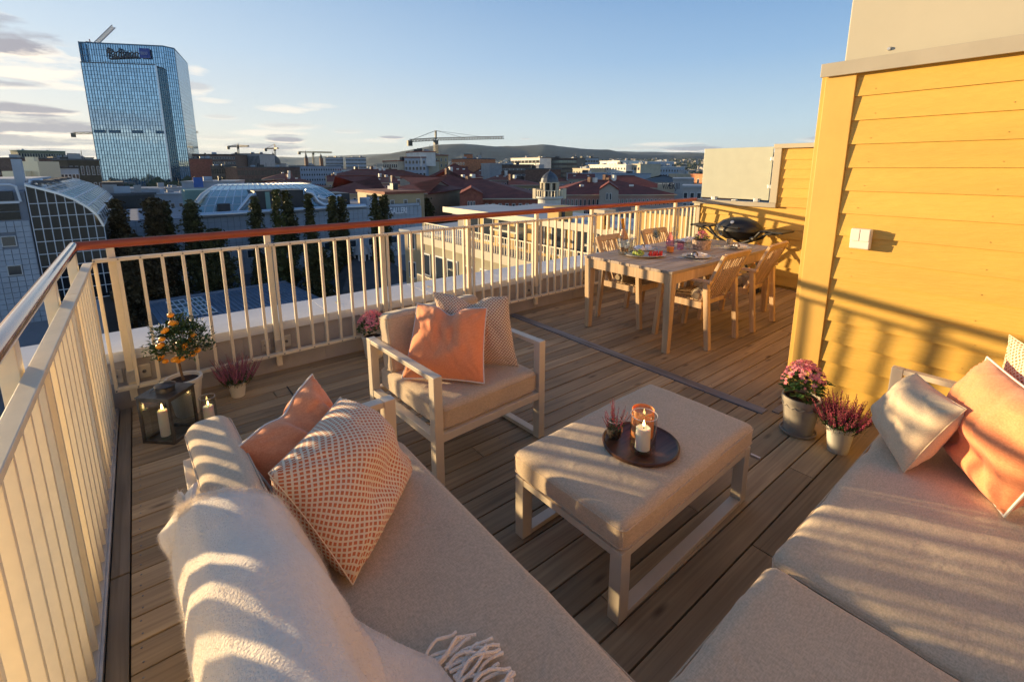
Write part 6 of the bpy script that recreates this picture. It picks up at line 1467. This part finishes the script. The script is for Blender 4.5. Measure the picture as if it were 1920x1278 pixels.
roof_building('dark slate roof near the yellow painted wall', 1195, 1290, 342, 329, 190, 22, M_WG, M_DK, 8, 2)
rgx = random.Random(61)
for i_, (u_, ve_, D_) in enumerate([(640,341,200),(700,343,190),(560,342,215),(830,338,210),(880,345,160),(930,338,205),(985,347,150),(1040,341,185),(1090,336,230),(520,336,250),(760,346,170),(905,328,260),(850,325,270),(1010,331,250)]):
    w_ = rgx.uniform(38,62); tone = ['brown-red','dark red','rust red'][i_ % 3]; wl = [M_WC, M_WP, M_WY, M_WG][i_ % 4]
    roof_building(tone + ' roofed house in the dense quarter, ' + ['above the rolled ducts','over the GALLERI corner block','behind the glass atrium','in front of the ochre apartments','above the dark courtyard tree','under the windowless grey block','left of the domed turret','behind the dome of the turret','between the turret and the banded office','under the long white office','below the foot of the big crane','behind the orange brick office','under the crane jib near the hills','furthest back left of the banded office'][i_], u_-w_/2, u_+w_/2, ve_, ve_-9-4*rgx.random(), D_, 16, wl, [M_ROOFR, M_ROOFR2][i_ % 2], 7, 2, hip=(i_ % 2, (i_//2) % 2), chim=2+i_ % 2, sky=i_ % 3)
def gable(label, u0, u1, ve, vp, D, wall, nc=2, nr=4):
    a = at(u0, ve, D); b = at(u1, ve, D); pk = at((u0+u1)/2, vp, D); a.z = b.z = a.z; n = perp(Vector((a.x,a.y,0)), Vector((b.x,b.y,0))); t = thing('gabled_house', label, 'house', (a.x, a.y, GZ)); o = Vector((a.x, a.y, GZ))
    m = MB(); c = [Vector((a.x,a.y,GZ)), Vector((b.x,b.y,GZ)), b, pk, a]; bk = [q-n*14 for q in c]; v = [tuple(q-o) for q in c+bk]; m.v = v
    m.f = [(0,1,2,3,4),(9,8,7,6,5),(0,5,6,1),(1,6,7,2),(0,4,9,5)]; m.build('wall', wall, t)
    r = MB(); r.bar(a-o-n*7+Vector((0,0,.1)), pk-o-n*7+Vector((0,0,.1)), 14.6, .3, up=tuple((pk-a).normalized().cross(n))) if False else None
    r.v = [tuple(q-o) for q in (a+n*.2+Vector((0,0,.05)), pk+n*.2+Vector((0,0,.05)), pk-n*14+Vector((0,0,.05)), a-n*14+Vector((0,0,.05)), b+n*.2+Vector((0,0,.05)), b-n*14+Vector((0,0,.05)))]+[tuple(q-o) for q in (a+n*.2+Vector((0,0,.4)), pk+n*.2+Vector((0,0,.4)), pk-n*14+Vector((0,0,.4)), a-n*14+Vector((0,0,.4)), b+n*.2+Vector((0,0,.4)), b-n*14+Vector((0,0,.4)))]
    r.f = [(6,7,8,9),(7,10,11,8),(0,3,2,1),(1,2,5,4),(0,1,7,6),(1,4,10,7),(3,0,6,9),(4,5,11,10)]; r.build('roof', M_ROOFR, t)
    f = MB(); p = MB(); win_grid(f, p, a*.68+b*.32, a*.32+b*.68, a.z-11, a.z, nc, nr, .4, .5)
    for mm, nm, mt in ((f, 'window_frames', M_WFR), (p, 'window_panes', M_WIN)): mm.v = [(x-o.x, y-o.y, z-GZ) for x, y, z in mm.v]; mm.build(nm, mt, t, fix=False)
gable('beige gabled house front with a row of small square windows', 800, 841, 350, 338, 132, cm('sand_render', (.40,.31,.24)))
gable('grey-beige gabled bay on the pink block right of the turret', 1124, 1160, 357, 345, 108, cm('grey_beige_render', (.34,.29,.25)))
gable('small sunlit beige gable poking through the red roofs above the GALLERI sign', 750, 768, 336, 334, 150, M_WC, 1, 1)
gable('brick gable end with glazed bay below the red roof', 862, 905, 366, 355, 100, M_WR, 3, 2)
# domed turret
tt = thing('domed_turret', 'round pale turret with a ribbed grey dome and balustrade', 'turret', tuple(at(1030,380,60))[:2]+(GZ,))
zt_ = lambda v: at(1030, v, 60).z-GZ
rr_ = 1.05
MB().lathe([(1.45,0),(1.45,zt_(374)),(1.75,zt_(371)),(1.75,zt_(368))], seg=28).build('shaft', mat('turret_render', (.50,.50,.48), .7, var=.1, scale=.8), tt)
MB().lathe([(rr_*.8,zt_(368)),(rr_*.8,zt_(343))], seg=20).build('lantern_core', M_CGL, tt)
m = MB()
for k in range(8): a = k*math.pi/4+.2; m.box(rr_*math.cos(a)-.12, rr_*math.cos(a)+.12, rr_*math.sin(a)-.12, rr_*math.sin(a)+.12, zt_(368), zt_(342))
m.build('columns', M_WC, tt)
MB().lathe([(rr_*1.18,zt_(343)),(rr_*1.18,zt_(341.5))], seg=28).build('cornice', M_WC, tt)
hh = zt_(319)-zt_(341.5); MB().lathe([(rr_*1.08*r_, zt_(341.5)+hh*h_) for r_, h_ in ((1,0),(1.0,.12),(.93,.34),(.72,.58),(.42,.76),(.16,.88),(.06,.95),(.02,1.06),(0,1.12))], seg=12, cap=False).build('dome', mat('lead_dome', (.10,.11,.13), .45, .4, var=.2, scale=1), tt)
m = MB()
for k in range(26): a = k*2*math.pi/26; m.box(1.7*math.cos(a)-.035, 1.7*math.cos(a)+.035, 1.7*math.sin(a)-.035, 1.7*math.sin(a)+.035, zt_(368), zt_(357))
m.tube([(1.7*math.cos(k*.2417), 1.7*math.sin(k*.2417), zt_(356.5)) for k in range(27)], .05, 6); m.build('balustrade', M_CREAM, tt)
for sx in (-1, 1): p = rtv*1.75*sx; MB().cbox((p.x, p.y, (zt_(356)+zt_(370))/2), (.55,.55,zt_(353)-zt_(372))).build('pier', M_WC, tt)
# ---------------- skyline
building('long dark-green glazed block on the left skyline', 33, 122, 284, 520, 530, 12, cm('olive_cladding', (.16,.19,.13)), nc=18, nr=7, fw=.55, roof=M_GRN, zspan=40, v1=283)
building('grey office block with a stepped roof left of the glass tower', 100, 176, 292, 430, 436, 10, M_WG, nc=14, nr=6, fw=.6, roof=M_ROOFG, v1=300, zspan=24)
building('dark gridded block behind the curved glass roof on the left', 20, 104, 303, 300, 306, 10, M_WB, nc=16, nr=6, fw=.6, fh=.6, roof=M_ROOFG, zspan=20, v1=293, pane=M_CGL)
building('far-left low brown block on the skyline', -60, 22, 308, 320, 320, 30, M_WB, nc=12, nr=4, roof=M_ROOFG)
building('dark brown rooftop block right behind the curved glass roof', 126, 186, 301, 210, 214, 8, cm('dark_olive_brick', (.07,.055,.035)), nc=6, nr=4, fw=.4, roof=M_ROOFG)
building('white blue-sided office with a logo panel below the tower', 96, 146, 316, 170, 173, 6, M_WBL, nc=7, nr=2, fw=.7, fh=.35, roof=M_DK, zspan=6)
o_ = at(82,308,165); gp = thing('sunlit_roof_box', 'white rooftop box blazing in the low sun left of the tower', 'roof hut', (o_.x, o_.y, o_.z), R(-17))
MG = mat('sun_tinted_gloss_panel', (.85,.72,.50), .22, .2)  # gold of the low sun tinted into the white box's colour
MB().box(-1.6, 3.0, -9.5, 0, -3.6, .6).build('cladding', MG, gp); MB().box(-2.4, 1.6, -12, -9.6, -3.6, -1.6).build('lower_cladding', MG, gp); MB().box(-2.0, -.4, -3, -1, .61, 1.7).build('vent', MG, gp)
building('stepped blue-grey terraces at the foot of the glass tower', 232, 420, 366, 185, 180, 16, M_WBL, roof=M_ROOFL, nc=12, nr=1, fw=.4, fh=.2, zspan=5)
building('upper blue-grey podium directly under the glass tower', 225, 432, 354, 260, 255, 20, M_WBL, roof=M_ROOFL, nc=16, nr=2, fw=.35, fh=.2, zspan=7)
building('pale podium wing with flagpoles right below the tower', 340, 440, 342, 230, 226, 22, M_WBL, roof=M_ROOFL, nc=0)
building('dark flat-roofed shed between the columnar trees and the tower', 190, 290, 367, 130, 133, 8, M_DK, roof=M_ROOFG)
building('black low shed beside the curved glass roof', 192, 232, 345, 170, 170, 12, M_DK, roof=M_ROOFG)
bp_ = thing('site_panel', 'bright blue construction panel right of the glass tower', 'panel', tuple(at(363,337,225))); MB().box(-.2, 3.0, -.2, .2, -3, .9).build('sheet', M_BLUEP, bp_); MB().box(.3, .6, .21, .5, -3, 1.2).build('prop', M_DK, bp_)
building('red brick block directly right of the glass tower', 354, 398, 298, 330, 330, 24, M_WR, nc=0, roof=M_ROOFG, v1=299)
building('rose-brown office block with dark glazed front right of the tower', 360, 440, 290, 420, 410, 26, M_WB, nc=16, nr=6, fw=.6, fh=.45, roof=M_ROOFG, zspan=22)
building('office block with pale vertical fins on the skyline', 438, 486, 289, 440, 430, 24, cm('fin_grey', (.42,.40,.40)), nc=20, nr=1, fw=.45, fh=.92, fr=0, roof=M_ROOFG, zspan=20)
building('dark glass building in front of the finned office', 395, 442, 312, 300, 300, 18, M_DK, nc=10, nr=5, fw=.7, fh=.6, roof=M_ROOFG, pane=M_CGL, frame=M_DK)
building('long dark brown ministry block with rows of warm-tinted windows', 444, 562, 316, 290, 310, 24, M_WB, nc=20, nr=5, fw=.62, fh=.5, roof=M_ROOFG, zspan=22, v1=313, pane=mirror_glass('warm_tint_pane', (.28,.24,.20), .1, .6), frame=M_DK)  # lit look is a warm tint in the pane colour, no emission
building('long white office with two rows of dark windows on the skyline', 558, 640, 312, 360, 370, 20, M_WBL, nc=18, nr=4, fw=.5, fh=.4, roof=M_ROOFG, zspan=14)
building('pale blue office slab left of the two skyline slabs', 610, 643, 296, 620, 620, 24, M_WBL, nc=14, nr=8, fw=.7, fh=.4, fr=0, roof=M_ROOFG, zspan=34, side=(4,0))
building('pale blue office slab with sunlit edge left of the hill', 648, 686, 296, 600, 600, 24, M_WBL, nc=14, nr=8, fw=.8, fh=.4, fr=0, roof=M_ROOFG, zspan=34, side=(4,0))
building('row of low white buildings under the skyline hill', 640, 722, 318, 420, 420, 20, M_WW, nc=18, nr=2, roof=M_ROOFR, zspan=8)
building('cream apartment building with sunlit rounded corner on the skyline', 718, 745, 303, 262, 240, 22, M_WC, nc=8, nr=4, fw=.5, roof=M_ROOFR2, zspan=13)
building('blue-white apartment building with stacked balconies', 758, 798, 296, 240, 238, 20, M_WBL, nc=6, nr=5, fw=.6, roof=M_ROOFR2, zspan=15)
building('ochre apartment building right of the stacked balconies', 796, 840, 292, 250, 255, 20, M_WY, nc=5, nr=4, fw=.22, roof=M_ROOFR2, zspan=12)
building('sunlit cream penthouse on top of the skyline apartments', 762, 788, 286, 255, 238, 8, M_WW, zb=2.5, roof=M_ROOFR2, name='building')
building('orange brick office with a stair tower on the skyline', 847, 872, 299, 300, 281, 20, M_WO, nc=5, nr=2, fw=.7, fh=.3, roof=M_ROOFG, zspan=8)
building('red brick tower block next to the orange office', 870, 886, 290, 300, 300, 14, M_WO, roof=M_ROOFG)
building('dark red brick block behind the courtyard roofs', 884, 908, 299, 300, 300, 20, M_WR, roof=M_ROOFG)
building('grey windowless block with rusty corner', 918, 941, 308, 230, 232, 14, M_WG, roof=M_ROOFL)
building('brown brick block left of the glazed offices', 940, 1000, 310, 250, 255, 20, M_WB, nc=8, nr=2, fw=.8, fh=.2, roof=M_ROOFG, zspan=6)
building('white-banded office with a sunlit top on the skyline', 958, 1012, 297, 380, 350, 20, M_WW, nc=8, nr=3, fw=.85, fh=.5, fr=0, roof=M_DK, zspan=12, pane=M_CGL)
building('dark glass office block with pale floor bands', 1014, 1082, 298, 360, 350, 20, M_DK, nc=8, nr=4, fw=.95, fh=.6, fr=0, roof=M_DK, zspan=13, pane=mirror_glass('green_band_glass', (.25,.33,.32), .1, .6), frame=M_WFR)
building('blue-grey glazed annex beside the banded office', 1082, 1122, 297, 430, 430, 20, M_WBL, nc=8, nr=3, fw=.8, fh=.5, fr=0, roof=M_DK, zspan=12)
building('dark brown low block in front of the banded office', 985, 1052, 318, 190, 190, 18, M_WB, nc=5, nr=1, fw=.9, fh=.2, roof=M_ROOFG)
ws = dict(fw=.45, fh=.42, fr=0)
building('sunlit white modern block, the tallest of the white row', 1125, 1162, 303, 330, 314, 18, M_WW, nc=7, nr=3, zspan=9, roof=M_WW, **ws)
building('sunlit white modern block with three rows of windows', 1104, 1174, 310, 320, 292, 16, M_WW, nc=14, nr=2, zspan=6, roof=M_WW, **ws)
building('small sunlit cream block left of the white row', 1074, 1106, 317, 310, 296, 12, M_WC, nc=6, nr=1, zspan=3, roof=M_WC, **ws)
building('sunlit cream block right of the white row', 1176, 1201, 309, 300, 288, 14, M_WC, nc=4, nr=2, zspan=7, roof=M_WC, **ws)
building('shaded grey-white block in the middle of the white row', 1199, 1236, 309, 312, 318, 16, M_WG, nc=7, nr=3, zspan=9, roof=M_WW, **ws)
building('shaded white terraced block right of the grey one', 1204, 1264, 304, 340, 345, 16, M_WBL, nc=14, nr=2, zspan=6, roof=M_WW, **ws)  # white block; its bluish shade is put into the wall colour
building('low shaded white block with windows at the right of the row', 1232, 1284, 314, 320, 325, 16, M_WBL, nc=10, nr=3, zspan=9, roof=M_WW, **ws)  # pale blue wall paints the shade onto this white block
building('long blue-grey shed roof in front of the white row', 1086, 1220, 327, 250, 262, 30, M_WBL, roof=M_SHED)
building('small cream cube house right of the slate roof', 1255, 1270, 328, 210, 203, 8, M_WC, nc=2, nr=1, roof=M_WC)
building('orange brick house next to the frosted screen', 1296, 1325, 329, 190, 180, 12, M_WO, nc=3, nr=2, fw=.4, roof=M_WO, zspan=6)
building('grey house with white gable framing near the right', 1280, 1318, 352, 120, 120, 10, M_WG, nc=3, nr=2, fw=.5, roof=M_ROOFL, zspan=5)
building('grey low shed between the painted wall and the orange house', 1262, 1300, 337, 160, 160, 12, M_WG, roof=M_ROOFL)
sw_ = thing('painted_wall', 'tan gable wall with large dark painted letters', 'wall', (0,0,0)); a_ = at(1232,365,135); b_ = at(1264,368,135)
nW = perp(Vector((a_.x,a_.y,0)), Vector((b_.x,b_.y,0))); dW = (b_-a_); dW.z = 0; dW.normalize()
MB().prism([tuple(q)[:2] for q in (a_, b_, b_-nW*6, a_-nW*6)], GZ, at(1245,345,135).z).build('render', M_WC, sw_)
c0 = at(1241,354,134); text_part('painted_letters', 'V/\u00c6KJII', 2.3, (c0.x, c0.y, c0.z), dW, M_SGN, sw_, depth=.03, sx=.62, bold=.02)
# dome church and spires
ch_ = thing('domed_church', 'domed church with a lantern on the far skyline', 'church', (0,0,0)); D_ = 560; cc = at(514,312,D_)
zz = lambda v: at(514, v, D_).z
MB().prism([tuple(at(u,300,D_+k))[:2] for u, k in ((498,0),(536,0),(536,30),(498,30))], GZ, zz(306)).build('nave', M_WG, ch_)
MB().lathe([(6.5,zz(306)),(6.5,zz(303)),(6.0,zz(299)),(4.6,zz(295)),(2.6,zz(292.5)),(1,zz(292)),(.9,zz(289)),(.2,zz(286)),(0,zz(282))], (cc.x,cc.y,0), 16, cap=False).build('dome', M_ROOFG, ch_)
q = at(500,303,D_); MB().lathe([(1.3,zz(306)),(1.3,zz(300)),(.8,zz(298)),(0,zz(293))], (q.x,q.y,0), 8, cap=False).build('corner_turret', M_WG, ch_)
for lab, u, vt_, vb_ in (('sharp dark church spire left of the ochre crane', 575, 281, 304), ('thin dark church spire right of the ochre crane', 603, 287, 304)):
    t = thing('church_spire', lab, 'spire', tuple(at(u,310,640))[:2]+(0,)); z_ = lambda v: at(u, v, 640).z
    MB().box(-1.8,1.8,-1.8,1.8,GZ,z_(vb_-7)).build('tower', M_WB, t); MB().lathe([(2.3,z_(vb_-7)),(1.1,z_(vb_-12)),(0,z_(vt_))], seg=8, cap=False).build('steeple', M_DK, t)
# far carpet of small houses and trees up to the hills
fc = MB(); fr_ = MB(); rg = random.Random(99)
for k in range(2600):
    D = 420*math.exp(rg.random()*2.1); az_ = R(rg.uniform(-16, 66)); x = D*math.sin(az_); y = D*math.cos(az_); w = rg.uniform(9,26); h = rg.uniform(6, 15)+ (D > 900)*rg.random()*8
    hill = max(0, (D-1300)/2100)*70*max(0, min(1, (math.degrees(az_)-18)/16))
    if D < 900 and rg.random() < .4: continue
    fc.cbox((x, y, GZ+h/2+hill), (w, w*.7, h), rg.random()*3)
    fr_.cbox((x, y, GZ+h+.6+hill), (w*1.04, w*.74, 1.2), 0)
tag(fc.build('distant_houses', mat('far_house_walls', (.42,.38,.34), .8, 0, var=.5, scale=.008), None, fix=False), kind='stuff')
fr_.v = []; 
ft = MB()
for k in range(9000):
    D = 360*math.exp(rg.random()*2.3); az_ = R(rg.uniform(-16, 66) if rg.random() < .5 else rg.uniform(38, 64)); x = D*math.sin(az_); y = D*math.cos(az_)
    hill = max(0, (D-1300)/2100)*70*max(0, min(1, (math.degrees(az_)-18)/16)); s = rg.uniform(4,9); 
    ft.blob((x, y, GZ+rg.uniform(3,8)+hill), s, 1, (1,1,rg.uniform(.7,1.2)), .35, rg)
tag(ft.build('distant_trees', cm('far_tree_green', (.045,.058,.028), .9, .4, .02), None, fix=False), kind='stuff')
# hills
def hills(name, prof, D, m, seed):
    mb = MB(); NB = 26; cols = []
    us = [prof[0][0]+(prof[-1][0]-prof[0][0])*k/220 for k in range(221)]
    def pv_(u):
        for a, b in zip(prof, prof[1:]):
            if u <= b[0]: k = (u-a[0])/(b[0]-a[0]); return a[1]+(b[1]-a[1])*k
        return prof[-1][1]
    for u in us:
        tpz = at(u, pv_(u), D); col = []
        for j in range(NB+1):
            f = j/NB; dd = D*.62+(D*.38)*f; dirv = Vector((tpz.x, tpz.y, 0)).normalized(); s = f*f*(3-2*f)
            z = (GZ-12)+(tpz.z-GZ+12)*s + 22*D/6000*mnoise.noise(Vector((u*.03+seed, f*4, 0)))*f*(1-f)*4 + (D/6000)*5*mnoise.noise(Vector((u*.25, f*14, seed)))*f
            col.append((dirv.x*dd, dirv.y*dd, z))
        col.append((dirv.x*D*1.2, dirv.y*D*1.2, GZ-12)); cols.append(col)
    n = NB+2
    for c in cols: mb.v += c
    for i in range(len(cols)-1):
        for j in range(n-1): a = i*n+j; mb.f.append((a, a+n, a+n+1, a+1))
    return tag(mb.build(name, m, None, smooth=True), kind='structure')
M_HILL = cm('forest_hill', (.012,.030,.036), .95, .35, .012, bump=.8, bscale=.05)
hills('near_hills', [(560,318),(640,305),(690,295),(740,287),(780,280),(820,272),(870,270),(930,275),(980,274),(1020,271),(1060,276),(1100,280),(1140,281),(1165,286),(1180,290),(1230,291),(1300,289),(1420,286),(1600,290),(1900,296)], 4200, M_HILL, 3)
hills('far_hills', [(-900,300),(-300,302),(0,304),(30,300),(200,300),(440,300),(520,294),(560,296),(620,293),(700,290),(900,280),(1500,290),(2400,290),(3400,300)], 7500, M_HILL, 8)
# haze over the whole city
hz_ = bpy.data.materials.new('evening_haze'); hz_.use_nodes = True; t = hz_.node_tree; t.nodes.clear(); o = t.nodes.new('ShaderNodeOutputMaterial'); v = t.nodes.new('ShaderNodeVolumePrincipled')
v.inputs['Color'].default_value = (.55,.74,1,1); v.inputs['Density'].default_value = HAZE_D; v.inputs['Anisotropy'].default_value = .2; t.links.new(v.outputs[0], o.inputs['Volume'])
tag(MB().box(-9500, 12500, -60, 13000, GZ-14, 330).build('haze', hz_), kind='stuff')
